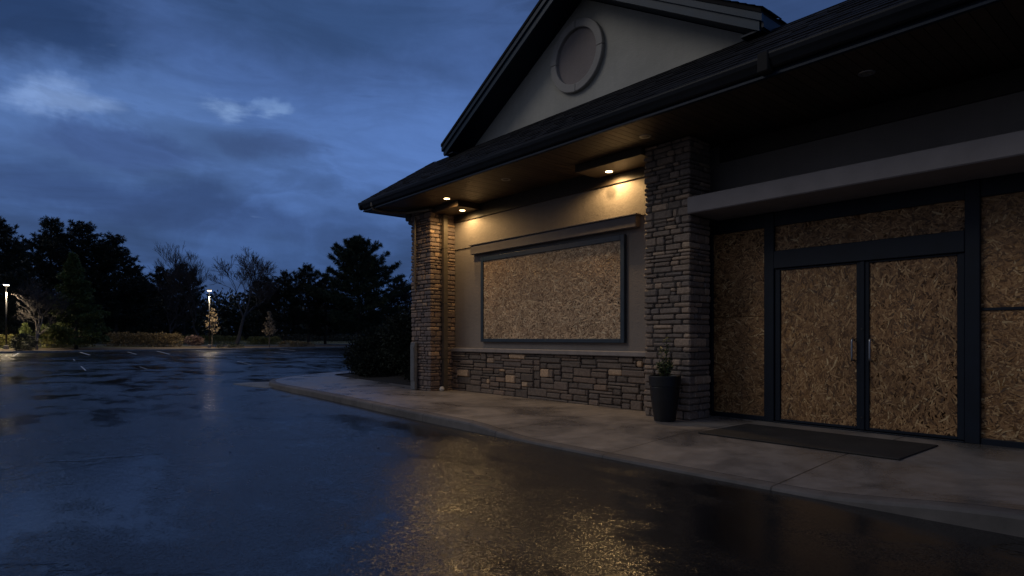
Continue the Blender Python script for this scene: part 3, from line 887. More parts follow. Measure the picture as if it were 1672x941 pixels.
for sgn in (-1, 1):
    mb = MB()
    # rake boards hugging the front edge
    def board(y0, y1, o0, o1, ext):
        p = [(GX, TZ-o0), (GX+sgn*(XE+ext), TZ-GP*(XE+ext)-o0), (GX+sgn*(XE+ext), TZ-GP*(XE+ext)-o1), (GX, TZ-o1)]
        if sgn < 0: p = p[::-1]
        mb.extrude_y(p, y0, y1)
    board(RY-0.012, RY+0.04, 0.062, 0.165, 0.0)
    board(RY+0.022, RY+0.06, 0.166, 0.30, -0.05)
    mk('rake_board', mb, M['rake'], bld)
    mb = MB()
    board(RY+0.06, GY-0.003, 0.235, 0.262, -0.05)   # rake soffit
    # eave board and boxed return at the low end
    xo = GX+sgn*XE; zo = TZ-GP*XE
    mb.box(min(xo, xo-sgn*0.03), max(xo, xo-sgn*0.03), RY+0.042, 9.5, zo-0.23, zo-0.065)
    a = xo-sgn*0.03; c = xo-sgn*0.34
    mb.box(min(a, c), max(a, c), RY+0.062, GY+0.3, zo-0.25, zo-0.225)
    mk('gable_soffit', mb, M['fascia'], bld)

# downlights ------------------------------------------------------------------------
def downlight(x, y, z, on):
    mb = MB()
    n = 24; b_ = len(mb.v)
    for (r_, zz) in ((0.062, z+0.0), (0.062, z-0.006), (0.085, z-0.008), (0.092, z-0.002), (0.092, z+0.0)):
        for k in range(n):
            t = 2*PI*k/n; mb.v.append((x+r_*math.cos(t), y+r_*math.sin(t), zz))
    for i in range(4):
        for k in range(n):
            k2 = (k+1) % n; mb.f.append((b_+i*n+k, b_+i*n+k2, b_+(i+1)*n+k2, b_+(i+1)*n+k))
    d = mk('downlight', mb, M['metal'], bld)
    d['label'] = 'lit recessed downlight' if on else 'unlit recessed downlight'
    mb = MB(); mb.poly([(x+0.062*math.cos(2*PI*k/n), y+0.062*math.sin(2*PI*k/n), z-0.003) for k in range(n)][::-1])
    mk('lens', mb, M['lens_on'] if on else M['lens_off'], d)
    if on:
        L = bpy.data.lights.new('downlight_lamp', 'SPOT'); L.energy = on; L.color = (1.0, 0.63, 0.26)
        L.spot_size = math.radians(168); L.spot_blend = 0.45; L.shadow_soft_size = 0.04
        lo = bpy.data.objects.new('downlight_lamp', L); col.objects.link(lo); lo.location = (x, y, z-0.05)
DL = 74.0
downlight(-7.20, 8.36, 4.314, DL*1.2)
downlight(-11.58, 8.34, 4.314, DL*0.6)
downlight(-11.30, 7.72, SZ-0.003, DL*0.75)
downlight(-9.2, 7.66, SZ-0.003, 0); downlight(-5.86, 7.64, SZ-0.003, 0); downlight(-2.80, 7.77, SZ-0.003, 0)

# ------------------------------------------------------------------ things by the building
mb = MB()
mb.rock(-4.60, -2.25, 7.10, 8.36, 0.131, 0.147, 0.006, 0.0, 0.8)
mt = mk('doormat', mb, M['mat'], loc=(-3.4, 7.75, 0.131))
tag(mt, 'long black ribbed doormat on the pavement before the boarded doors', 'doormat')

pot = empty('planter_pot', (-5.62, 7.80, 0.131))
tag(pot, 'tall tapered black planter pot standing against the grey stone pillar', 'planter')
mb = MB(); cx, cy = -5.62, 7.80
mb.lathe([(0.150, 0.131), (0.158, 0.137), (0.205, 0.45), (0.222, 0.64), (0.219, 0.645), (0.219, 0.655), (0.232, 0.66), (0.238, 0.80), (0.235, 0.812), (0.222, 0.812), (0.216, 0.80), (0.212, 0.76), (0.05, 0.758)], cx, cy, 40)
mk('pot_body', mb, M['pot'], pot, smooth=False)
mb = MB(); mb.lathe([(0.21, 0.759), (0.205, 0.770), (0.1, 0.782), (0.02, 0.786)], cx, cy, 24)
mk('soil', mb, M['soil'], pot)

# vectorised leaves: narrow quads
def leaf_quads(c, d, L, W, curl=0.35):
    n = len(c)
    d = d/np.linalg.norm(d, axis=1, keepdims=True)
    r = rng.normal(size=(n, 3)); s = np.cross(d, r); s /= np.linalg.norm(s, axis=1, keepdims=True)+1e-9
    L = np.asarray(L).reshape(-1, 1)*np.ones((n, 1)); W = np.asarray(W).reshape(-1, 1)*np.ones((n, 1))
    a = c-s*W*0.25; b_ = c+d*L*0.55-s*W*0.5; e = c+d*L; f_ = c+d*L*0.55+s*W*0.5
    v = np.stack([a, b_, e, f_], 1).reshape(-1, 3)
    f = np.arange(n*4).reshape(n, 4)
    return v, f

ps = empty('potted_shrub', (cx, cy, 0.78))
tag(ps, 'small upright leafy shrub growing in the black planter pot', 'shrub')
mb = MB(); cc, dd = [], []
for k in range(11):
    a = random.uniform(0, 2*PI); hgt = random.uniform(0.20, 0.46) if k else 0.62
    sp = random.uniform(0.03, 0.05)+0.10*(0.46-hgt) if k else 0.02
    p = [(cx+0.03*math.cos(a), cy+0.03*math.sin(a), 0.77)]
    for t in (0.35, 0.7, 1.0):
        p.append((cx+math.cos(a)*(0.03+sp*t), cy+math.sin(a)*(0.03+sp*t), 0.77+hgt*t))
    mb.tube(p, [0.007, 0.006, 0.004, 0.002], 5)
    for j in range(62 if k else 110):
        t = random.uniform(0.02, 1); i = min(int(t*3), 2); tt = t*3-i
        q = np.array(p[i])*(1-tt)+np.array(p[i+1])*tt
        cc.append(q); dd.append((random.gauss(0, 1), random.gauss(0, 1), random.uniform(-0.2, 1.0)))
mk('stems', mb, M['bark'], ps)
cc, dd = np.array(cc), np.array(dd)
mk('leaves', leaf_quads(cc, dd, rng.uniform(0.035, 0.085, len(cc)), rng.uniform(0.012, 0.026, len(cc))), M['pot_leaf'], ps)

# grey utility box on the corner pillar
mb = MB()
mb.box(-13.02, -12.82, 7.83, 7.915, 0.131, 1.27, 0.012); mb.box(-13.0, -12.84, 7.815, 7.829, 0.35, 1.20, 0.004)
for z in (0.42, 1.12): mb.box(-12.865, -12.85, 7.808, 7.815, z, z+0.02)
ub = mk('utility_box', mb, M['box'], loc=(-12.92, 7.87, 0.131))
tag(ub, 'tall narrow grey utility box against the brown corner pillar', 'utility box')
# thin conduit above it
mb = MB(); mb.tube([(-12.88, 7.87, 2.55), (-12.88, 7.875, 4.30)], 0.03, 8); 
for z in (2.7, 3.6): mb.box(-12.925, -12.835, 7.865, 7.93, z, z+0.03)
cd = mk('conduit_pipe', mb, M['downspout'], loc=(-12.88, 7.87, 2.55)); tag(cd, 'thin vertical conduit pipe high on the brown corner pillar', 'pipe')

# fallen leaves on the wet asphalt
for (x, y, l, lab) in ((-7.05, 3.75, 0.07, 'small dark fallen leaf on wet asphalt nearest the kerb'),
                  (-7.95, 2.25, 0.05, 'tiny dark fallen twig leaf out on the open wet asphalt')):
    mb = MB()
    mb.poly([(x, y, 0.004), (x+l*0.4, y+l*0.3, 0.012), (x+l, y+l*0.1, 0.02), (x+l*0.5, y-l*0.3, 0.006)])
    mb.poly([(x, y, 0.0035), (x+l*0.5, y-l*0.3, 0.0055), (x+l, y+l*0.1, 0.0195), (x+l*0.4, y+l*0.3, 0.0115)])
    tag(mk('fallen_leaf', mb, M['dead_leaf'], loc=(x, y, 0)), lab, 'leaf')

# ------------------------------------------------------------------ vegetation
def rot_dir(n, up=0.0, spread=1.0):
    d = rng.normal(size=(n, 3))*spread; d[:, 2] += up
    return d

def tuft_cloud(pts, axis, k, L, W, spread=0.75):
    """k needles round each tuft point along axis"""
    pts = np.repeat(np.asarray(pts), k, 0); ax = np.repeat(np.asarray(axis), k, 0)
    d = ax+rng.normal(size=pts.shape)*spread
    n = len(pts)
    return leaf_quads(pts, d, L*rng.uniform(0.6, 1.2, n), W*rng.uniform(0.6, 1.3, n))

def make_pine(name, H, R, bare, prof, seed, up=0.35, tier=0.55, gap=0.15, mat='pine', k=9, leafL=0.42, leafW=0.07, loc=(0, 0, 0), tufts=2.2):
    rs = np.random.default_rng(seed)
    root = empty(name, loc); o = np.array(loc, float)
    tr = MB()
    lean = rs.normal(0, 0.02, 2)
    def axis(t): return np.array([lean[0]*H*t*t, lean[1]*H*t*t, H*t])+o
    tr.tube([axis(t) for t in np.linspace(0, 1, 9)], [max(0.03, 0.017*H*(1-t)**0.8+0.02) for t in np.linspace(0, 1, 9)], 8)
    tp, ta = [], []
    z = bare*H
    while z < H*0.985:
        t = z/H; q = (t-bare)/(1-bare)
        nb = int(rs.integers(4, 7))
        a0 = rs.uniform(0, 2*PI)
        for b_ in range(nb):
            if rs.random() < gap: continue
            a = a0+b_*2*PI/nb+rs.normal(0, 0.25)
            ln = R*prof(q)*rs.choice([rs.uniform(0.5, 0.9), rs.uniform(0.85, 1.25)])
            if ln < 0.15: ln = 0.15
            el = up*(0.4+1.1*q)+rs.normal(0, 0.1)
            p0 = axis(t); pts = []
            sag = rs.uniform(0.02, 0.10)
            for s in np.linspace(0, 1, 6):
                pts.append(p0+np.array([math.cos(a)*ln*s*math.cos(el), math.sin(a)*ln*s*math.cos(el), ln*s*math.sin(el)-sag*ln*s+0.16*ln*s*s]))
            r0 = 0.012+0.012*ln
            tr.tube(pts, [r0*(1-0.8*s) for s in np.linspace(0, 1, 6)], 4, cap=False)
            m_ = max(3, int(ln/0.16))
            for s in rs.uniform(0.2, 1.0, int(m_*tufts)):
                i = min(int(s*5), 4); f = s*5-i
                c = pts[i]*(1-f)+pts[i+1]*f
                w = 0.42*ln*(1.05-s)*rs.normal(0, 0.8)
                side = np.array([-math.sin(a), math.cos(a), 0.0])
                c = c+side*w+np.array([0, 0, rs.normal(0.05, 0.10)])
                tp.append(c); dirv = np.array([math.cos(a), math.sin(a), 0.55])+side*np.sign(w)*0.5
                ta.append(dirv/np.linalg.norm(dirv))
        z += tier*rs.uniform(0.75, 1.25)*(1.15-0.5*q)
    for s in np.linspace(0.9, 1, 6): tp.append(axis(s)); ta.append(np.array([0, 0, 1.0]))
    mk('trunk', tr, M['bark'], root, smooth=True)
    mk('crown', tuft_cloud(tp, ta, k, leafL, leafW, 0.6), M[mat], root)
    return root

M['pine_green'] = foliage('green_pine_needles', (0.012, 0.024, 0.010), (0.022, 0.042, 0.017), (0.036, 0.06, 0.024), 0.8)
white_pine = lambda q: (0.55+0.9*q)*(1-q)**0.55*1.15 if q < 0.35 else (1.0*(1-(q-0.35)/0.65)**0.7*0.98+0.06)
layered = lambda q: min(1.0, 0.6+1.6*q)*(1-q)**0.72+0.05
dense = lambda q: min(1.0, 0.75+q)*(1-q)**0.6+0.05
cone = lambda q: (1-q)**0.85+0.03

T = lambda x, y: (x, y, terr(x, y)-0.05)
def put(src, x, y, H, H0, rz, lab, sx=1.0, group='dark pines beyond the car park', cat='pine tree'):
    s = H/H0
    o = copy_tree(src, T(x, y), rz, (s*sx, s*sx, s)); tag(o, lab, cat, group); return o

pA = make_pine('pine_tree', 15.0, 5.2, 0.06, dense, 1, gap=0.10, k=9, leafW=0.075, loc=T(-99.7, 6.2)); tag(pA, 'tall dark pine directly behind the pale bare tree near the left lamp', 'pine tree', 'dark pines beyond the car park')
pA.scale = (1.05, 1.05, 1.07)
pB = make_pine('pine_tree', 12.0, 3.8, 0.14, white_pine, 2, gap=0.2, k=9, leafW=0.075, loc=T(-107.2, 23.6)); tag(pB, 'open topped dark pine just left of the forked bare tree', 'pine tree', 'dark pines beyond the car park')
put(pA, -90.9, 0.9, 14.3, 15, 1.0, 'dark pine at the far left edge of the photo above the lamp')
put(pA, -101.6, 10.0, 16.2, 15, 2.1, 'broadest dark pine rising behind the green spruce', 1.35)
put(pA, -99.1, 13.4, 14.6, 15, 3.3, 'dark pine with stepped right flank sloping down to open sky', 1.15)
put(pA, -107.1, 3.4, 13.4, 15, 4.5, 'shorter dark pine in the notch between two tall pines at left', 1.0)
put(pA, -103.0, 16.3, 10.6, 15, 5.2, 'low dark pine at the foot of the stepped pine, above the long brown hedge', 1.2)
put(pB, -115.1, 19.0, 9.6, 12, 0.4, 'small far pine left of the two open topped pines')
put(pB, -108.5, 20.4, 11.4, 12, 2.2, 'open topped dark pine above the right end of the long brown hedge')
put(pB, -102.2, 34.1, 10.6, 12, 3.0, 'dark pine just right of the spreading bare tree', 1.2)
put(pB, -98.0, 36.0, 11.2, 12, 4.1, 'dark pine behind the small pale lit sapling', 1.1)
put(pB, -95.6, 38.9, 12.3, 12, 5.0, 'dark pine with the tallest open top right of the pale sapling', 1.15)
put(pB, -97.5, 42.5, 10.6, 12, 0.9, 'dark pine partly hidden behind the large spreading white pine', 1.2)
put(pB, -92.3, 53.0, 11.0, 12, 1.7, 'dark pine low behind the corner pillar, right of the white pine', 1.4)
big = make_pine('white_pine', 17.0, 9.0, 0.12, layered, 5, up=0.30, tier=0.70, gap=0.14, loc=T(-90.3, 45.0), k=11, leafL=0.6, leafW=0.07, tufts=3.4, mat='pine_green')
tag(big, 'large spreading white pine against the sky left of the stone corner pillar', 'pine tree')
spr = make_pine('spruce_tree', 10.0, 3.3, 0.07, cone, 8, up=-0.12, tier=0.36, gap=0.03, mat='spruce', k=12, leafL=0.36, leafW=0.09, loc=T(-79.2, 7.2))
tag(spr, 'green conical spruce standing in front of the dark pines', 'spruce tree')

def bare_tree(name, H, seed, forks=3, loc=(0, 0, 0), spread=0.55, bark='twig', trunk_f=0.16, levels=6, trunks=1, rmin=0.022, wide=1.0):
    rs = np.random.default_rng(seed)
    root = empty(name, loc); o = np.array(loc, float)
    tr = MB(); tw = MB()
    def grow(p, d, ln, r, lev):
        n = 3; pts = [p]; q = p.copy(); dd_ = d.copy()
        for i in range(n):
            dd_ = dd_+rs.normal(0, 0.10, 3)+np.array([0, 0, 0.06]); dd_ /= np.linalg.norm(dd_)
            q = q+dd_*ln/n; pts.append(q.copy())
        r1 = max(r*0.68, rmin*0.7)
        tgt = tr if lev < 2 else tw
        tgt.tube(pts, list(np.linspace(r, r1, n+1)), 7 if lev < 2 else (4 if lev < 4 else 3), cap=False)
        if lev >= levels: return
        kids = int(rs.integers(2, forks+2)) if lev else forks
        for k in range(kids):
            at_ = n if k < 2 else int(rs.integers(1, n+1))
            az = rs.uniform(0, 2*PI); sp = spread*rs.uniform(0.5, 1.25)
            a = np.cross(dd_, rs.normal(size=3)); a /= np.linalg.norm(a)
            nd_ = dd_*math.cos(sp)+a*math.sin(sp); nd_[2] += 0.08; nd_ /= np.linalg.norm(nd_)
            grow(pts[at_].copy(), nd_, ln*rs.uniform(0.62, 0.86), max(r1*rs.uniform(0.6, 0.85), rmin), lev+1)
    for t_ in range(trunks):
        d0 = np.array([rs.normal(0, 0.10), rs.normal(0, 0.10), 1.0])
        grow(o+np.array([0.12*t_, 0.12*t_, -0.05]), d0/np.linalg.norm(d0), H*trunk_f*1.35, H*0.016, 0)
    top = max(v[2] for v in tw.v)-o[2]
    for mm in (tr, tw): mm.v = [tuple(o+(np.array(v)-o)*(H/top)*np.array([wide, wide, 1])) for v in mm.v]
    mk('trunk', tr, M[bark], root, smooth=True); mk('twigs', tw, M['twig'], root)
    return root
b1 = bare_tree('bare_tree', 14.6, 3, 3, T(-97.5, 23.6), 0.40, trunk_f=0.24, levels=7, rmin=0.018); tag(b1, 'tall bare tree with upright forks behind the middle street lamp', 'bare tree')
b2 = bare_tree('bare_tree', 14.4, 21, 3, T(-90.8, 26.6), 0.50, trunk_f=0.2, wide=1.15, levels=7, rmin=0.018); tag(b2, 'wide bare tree with spreading limbs right of the middle street lamp', 'bare tree')
b3 = bare_tree('bare_tree', 7.4, 12, 3, T(-76.9, 3.7), 0.6, 'bark_pale', 0.22, levels=6, trunks=2, rmin=0.014); tag(b3, 'pale trunked bare tree beside the round clipped bush', 'bare tree')
b4 = bare_tree('bare_tree', 12.0, 33, 3, T(-87.3, 52.2), 0.5, trunk_f=0.22); tag(b4, 'thin bare tree close beside the stone corner pillar', 'bare tree')
b5 = bare_tree('bare_tree', 9.5, 41, 3, T(-97.0, 19.5), 0.6, trunk_f=0.2); tag(b5, 'dim bare tree behind the long brown hedge', 'bare tree')

def blob_leaves(boxes, n, L, W, rs_seed, up=0.3):
    """leaves on and in a union of ellipsoids (cx,cy,cz,rx,ry,rz), mostly near the surface"""
    rs = np.random.default_rng(rs_seed)
    boxes = np.array(boxes, float)
    w = boxes[:, 3]*boxes[:, 4]+boxes[:, 3]*boxes[:, 5]; w /= w.sum()
    i = rs.choice(len(boxes), n, p=w)
    d = rs.normal(size=(n, 3)); d /= np.linalg.norm(d, axis=1, keepdims=True)
    r = rs.uniform(0.55, 1.0, n)**0.5
    r *= 1+0.10*np.sin(d[:, 0]*7+i)*np.sin(d[:, 1]*8+i*2)+0.08*rs.normal(size=n)
    c = boxes[i, :3]+d*boxes[i, 3:]*r[:, None]
    dirs = d+rs.normal(size=(n, 3))*0.6; dirs[:, 2] += up
    return leaf_quads(c, dirs, L*rs.uniform(0.6, 1.3, n), W*rs.uniform(0.6, 1.3, n))

def shrub(name, label, cat, loc, boxes, n, L, W, mat, seed, group=None, stems=True, up=0.3):
    bx = [(loc[0]+b_[0], loc[1]+b_[1], loc[2]+b_[2], *b_[3:]) for b_ in boxes]
    v, f = blob_leaves(bx, n, L, W, seed, up)
    keep = (v.reshape(-1, 4, 3)[:, :, 2].min(1) > loc[2]-0.02)
    v = v.reshape(-1, 4, 3)[keep].reshape(-1, 3); f = np.arange(len(v)).reshape(-1, 4)
    return tag(mk(name, (v, f), M[mat], loc=loc), label, cat, group)

# big dark bushes beside the building
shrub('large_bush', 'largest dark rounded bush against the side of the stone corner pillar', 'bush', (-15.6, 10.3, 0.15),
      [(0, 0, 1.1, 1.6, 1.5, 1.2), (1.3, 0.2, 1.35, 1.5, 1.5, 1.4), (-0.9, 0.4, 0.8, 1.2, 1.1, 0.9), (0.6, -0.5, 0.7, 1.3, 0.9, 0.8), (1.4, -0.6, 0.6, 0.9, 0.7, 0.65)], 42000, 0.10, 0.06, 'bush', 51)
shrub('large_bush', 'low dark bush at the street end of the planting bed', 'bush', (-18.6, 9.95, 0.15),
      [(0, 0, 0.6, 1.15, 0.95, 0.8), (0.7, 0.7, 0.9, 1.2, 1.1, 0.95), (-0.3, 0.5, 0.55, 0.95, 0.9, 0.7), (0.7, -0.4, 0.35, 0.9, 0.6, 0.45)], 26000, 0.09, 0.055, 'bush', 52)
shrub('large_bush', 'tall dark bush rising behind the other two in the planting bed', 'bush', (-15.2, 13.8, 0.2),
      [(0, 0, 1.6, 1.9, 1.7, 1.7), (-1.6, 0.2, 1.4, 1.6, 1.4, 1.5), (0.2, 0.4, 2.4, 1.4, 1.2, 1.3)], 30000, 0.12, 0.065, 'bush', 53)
shrub('low_grass_plant', 'small spiky grassy plant at the foot of the dark bush', 'plant', (-14.35, 8.98, 0.16),
      [(0, 0, 0.12, 0.3, 0.28, 0.26), (0.35, 0.1, 0.1, 0.25, 0.22, 0.2)], 700, 0.26, 0.018, 'bush', 54, up=1.2, stems=False)

def hedge(label, x0, y0, x1, y1, h, w, n, mat, seed):
    loc = T((x0+x1)/2, (y0+y1)/2)
    L = math.hypot(x1-x0, y1-y0); m_ = max(3, int(L/0.7)); bx = []
    rs = random.Random(seed)
    for i in range(m_):
        t = (i+0.5)/m_
        x = x0+(x1-x0)*t; y = y0+(y1-y0)*t
        z = terr(x, y)-loc[2]
        hh = h*rs.uniform(0.9, 1.06)
        bx.append((x-loc[0]+rs.uniform(-.1, .1), y-loc[1], z+hh*0.45, w/2*rs.uniform(0.9, 1.1), w/2*rs.uniform(0.9, 1.1), hh*0.58))
        bx.append((x-loc[0]+rs.uniform(-.1, .1), y-loc[1], z+hh*0.65, w/2*0.9, L/m_*0.75, hh*0.38))
    return shrub('hedge', label, 'hedge', loc, bx, n, 0.16, 0.09, mat, seed, 'clipped hedges beyond the car park')
hedge('yellow green hedge at the far left edge beside the lamp post', -83.2, -1.5, -82.8, 2.4, 1.35, 1.6, 5000, 'hedge', 61)
hedge('yellow green hedge between the pale bare tree and the spruce', -82.4, 4.3, -85.5, 9.2, 1.35, 1.6, 6500, 'hedge', 62)
hedge('long brownish hedge ending just left of the middle street lamp', -87.2, 11.0, -84.3, 18.0, 1.6, 1.8, 9500, 'hedge_brown', 63)
hedge('low bright green hedge behind the middle street lamp', -98.4, 21.5, -97.2, 29.2, 1.2, 1.7, 6000, 'hedge', 64)
hedge('low green hedge behind the small pale sapling', -94.6, 29.6, -95.4, 34.0, 1.1, 1.6, 4500, 'hedge', 65)
hedge('long dark hedge across the far side of the lawn', -108, 36, -102, 62, 1.5, 2.0, 12000, 'hedge_dark', 66)
shrub('clipped_bush', 'round dark clipped bush beside the left lamp post', 'bush', T(-75.0, 2.75), [(0, 0, 0.75, 0.95, 0.95, 0.85)], 3500, 0.13, 0.07, 'hedge_dark', 67)
shrub('cone_shrub', 'small pointed conifer shrub behind the round clipped bush', 'shrub', T(-80.0, 3.0), [(0, 0, 0.7, 0.8, 0.8, 0.8), (0, 0, 1.5, 0.5, 0.5, 0.8), (0, 0, 2.1, 0.25, 0.25, 0.6)], 2500, 0.16, 0.06, 'spruce', 68)
shrub('purple_shrub', 'small purplish shrub just left of the middle street lamp', 'shrub', T(-83.0, 19.3), [(0, 0, 0.9, 0.7, 0.9, 0.55), (0.2, 0.5, 0.8, 0.6, 0.6, 0.5)], 1800, 0.16, 0.08, 'red', 69)
shrub('low_shrub', 'low spreading brown shrub right of the pale sapling', 'shrub', T(-83.6, 31.2), [(0, 0, 0.3, 1.0, 1.2, 0.55), (0, 1.4, 0.25, 1.0, 1.1, 0.5), (0.1, 2.6, 0.2, 0.8, 1.0, 0.4)], 3000, 0.2, 0.06, 'hedge_brown', 70)
shrub('low_shrub', 'low dark shrub beside the foot of the middle lamp post', 'shrub', T(-81.2, 22.6), [(0, 0, 0.2, 0.6, 1.1, 0.35), (0, 1.2, 0.15, 0.6, 0.9, 0.3)], 1300, 0.18, 0.06, 'hedge_dark', 71)

# saplings with pale dry leaves
def sapling(label, x, y, H, R, seed, n=1500):
    loc = T(x, y); root = empty('sapling', loc); tag(root, label, 'sapling')
    rs = np.random.default_rng(seed); tr = MB()
    tr.tube([loc, (loc[0]+0.03, loc[1], loc[2]+H*0.5), (loc[0], loc[1]+0.03, loc[2]+H)], [0.07, 0.045, 0.012], 6)
    tp, ta = [], []
    for k in range(46):
        t = rs.uniform(0.28, 0.98); a = rs.uniform(0, 2*PI); ln = R*(1.05-t)/0.72*rs.uniform(0.6, 1.1)
        p0 = np.array([loc[0], loc[1], loc[2]+H*t]); d = np.array([math.cos(a), math.sin(a), 0.75]); d /= np.linalg.norm(d)
        tr.tube([p0, p0+d*ln], [0.015, 0.008], 4, cap=False)
        for s in rs.uniform(0.3, 1, int(n/46/5)+1): tp.append(p0+d*ln*s+rs.normal(0, 0.04, 3)); ta.append(d)
    mk('trunk', tr, M['bark'], root)
    mk('crown', tuft_cloud(tp, ta, 5, 0.20, 0.07, 0.8), M['pale_leaf'], root)
sapling('sparse pale leaved sapling directly behind the middle lamp post', -83.6, 21.6, 4.9, 1.5, 81, 900)
sapling('small neat pale leaved sapling standing alone right of the middle lamp', -81.6, 28.0, 4.7, 1.15, 82, 1500)

# far wood reading as one mass
rs = np.random.default_rng(99)
bx = []
for i in range(150):
    y = rs.uniform(-25, 75); x = -118-0.12*y-rs.uniform(0, 22)
    if y > 30: x += 6
    h = rs.uniform(5.0, 9.2)
    bx.append((x, y, terr(x, y)+h*0.45, rs.uniform(2, 3.6), rs.uniform(2, 3.6), h*0.55))
v, f = blob_leaves(bx, 70000, 0.75, 0.36, 100, 0.2)
tag(mk('far_wood', (v, f), M['hedge_dark']), 'dark mass of trees along the far side of the lawn', 'wood', kind='stuff')

# ------------------------------------------------------------------ street lamps
def street_lamp(x, y, H, label, power):
    z = terr(x, y); root = empty('street_lamp', (x, y, z)); tag(root, label, 'street lamp', 'street lamps round the car park')
    mb = MB(); mb.tube([(x, y, z-0.05), (x, y, z+H-0.1)], [0.075, 0.055], 10)
    mk('pole', mb, M['pole'], root, smooth=True)
    mb = MB(); mb.lathe([(0.22, z-0.05), (0.22, z+0.35), (0.20, z+0.38), (0.09, z+0.40)], x, y, 16)
    mk('base', mb, M['kerb_far'], root)
    mb = MB(); mb.lathe([(0.10, z+H-0.16), (0.12, z+H-0.10), (0.28, z+H-0.04), (0.30, z+H+0.02), (0.24, z+H+0.08), (0.05, z+H+0.12)], x, y, 20)
    mk('lamp_head', mb, M['pole'], root)
    mb = MB(); mb.lathe([(0.10, z+H-0.13), (0.13, z+H-0.12), (0.25, z+H-0.065), (0.24, z+H-0.06)], x, y, 20)
    mk('lens', mb, M['street_lens'], root)
    for k in range(1):
        L = bpy.data.lights.new('street_lamp_light', 'SPOT'); L.energy = power*0.85; L.color = (1.0, 0.80, 0.52); L.shadow_soft_size = 0.2; L.spot_size = math.radians(169); L.spot_blend = 0.9
        lo = bpy.data.objects.new('street_lamp_light', L); col.objects.link(lo); lo.location = (x, y, z+H-0.75)
street_lamp(-78.8, 1.5, 6.4, 'lit street lamp at the far left edge of the photo', 3600)
street_lamp(-80.9, 20.6, 7.0, 'lit street lamp in front of the forked bare tree', 2400)

# ------------------------------------------------------------------ sky, sun, camera
w = bpy.data.worlds.new('World'); scene.world = w; w.use_nodes = True
nt = w.node_tree; bg = nt.nodes['Background']
tc = N(nt, 'ShaderNodeTexCoord')
vn = N(nt, 'ShaderNodeVectorMath', operation='NORMALIZE'); nt.links.new(tc.outputs['Generated'], vn.inputs[0])
D_ = vn.outputs[0]
sx = N(nt, 'ShaderNodeSeparateXYZ'); nt.links.new(D_, sx.inputs[0])
up_ = sx.outputs[2]
# cloud deck seen in perspective
den = math_(nt, 'ADD', math_(nt, 'MAXIMUM', up_, 0.0), 0.16)
cxy = N(nt, 'ShaderNodeCombineXYZ')
nt.links.new(math_(nt, 'DIVIDE', sx.outputs[0], den), cxy.inputs[0]); nt.links.new(math_(nt, 'DIVIDE', sx.outputs[1], den), cxy.inputs[1])
mp = N(nt, 'ShaderNodeMapping'); mp.inputs['Rotation'].default_value = (0, 0, -0.35); mp.inputs['Scale'].default_value = (1.1, 0.75, 1); mp.inputs['Location'].default_value = (3.1, 1.7, 0)
nt.links.new(cxy.outputs[0], mp.inputs[0])
c1 = noise(nt, 0.85, 7, 0.52, mp.outputs[0], 0.35)
c2 = noise(nt, 2.6, 6, 0.55, mp.outputs[0], 0.2)
cl = math_(nt, 'MULTIPLY_ADD', c2.outputs[0], 0.35, math_(nt, 'MULTIPLY', c1.outputs[0], 0.75))
# soft large features of this evening's sky: rifts and darker banks by compass direction
warp = N(nt, 'ShaderNodeVectorMath', operation='MULTIPLY_ADD')
wn = noise(nt, 7, 5, 0.6, D_)
nt.links.new(wn.outputs['Color'], warp.inputs[0]); warp.inputs[1].default_value = (0.14, 0.14, 0.10); 
sub = N(nt, 'ShaderNodeVectorMath', operation='ADD'); nt.links.new(D_, sub.inputs[0]); sub.inputs[1].default_value = (-0.07, -0.07, -0.05)
nt.links.new(sub.outputs[0], warp.inputs[2])
def patch(az_deg, el_deg, wa, we):
    """soft elliptical mask centred on a compass direction; widths in degrees"""
    a, e = math.radians(az_deg), math.radians(el_deg)
    c = Vector((math.cos(a)*math.cos(e), math.sin(a)*math.cos(e), math.sin(e)))
    ta = Vector((-math.sin(a), math.cos(a), 0)); te = c.cross(ta)
    acc = None
    for t, wd in ((ta, wa), (te, we)):
        dt = N(nt, 'ShaderNodeVectorMath', operation='DOT_PRODUCT'); nt.links.new(warp.outputs[0], dt.inputs[0]); dt.inputs[1].default_value = t
        q = math_(nt, 'DIVIDE', dt.outputs['Value'], math.sin(math.radians(wd))); q = math_(nt, 'MULTIPLY', q, q)
        acc = q if acc is None else math_(nt, 'ADD', acc, q)
    fr = N(nt, 'ShaderNodeVectorMath', operation='DOT_PRODUCT'); nt.links.new(D_, fr.inputs[0]); fr.inputs[1].default_value = c
    front = math_(nt, 'GREATER_THAN', fr.outputs['Value'], 0.2)
    return math_(nt, 'MULTIPLY', math_(nt, 'EXPONENT', math_(nt, 'MULTIPLY', acc, -1.0)), front)
base = ramp(nt, [(0.0, (0.024, 0.060, 0.18)), (0.10, (0.032, 0.076, 0.21)), (0.24, (0.054, 0.115, 0.295)), (0.40, (0.042, 0.090, 0.24)), (1.0, (0.045, 0.08, 0.19))])
nt.links.new(up_, base.inputs[0])
cf = ramp(nt, [(0.38, 0.62), (0.49, 0.86), (0.58, 1.1), (0.72, 1.4)]); nt.links.new(cl, cf.inputs[0])
colr = mixc(nt, base.outputs[0], cf.outputs[0], 1.0, 'MULTIPLY')
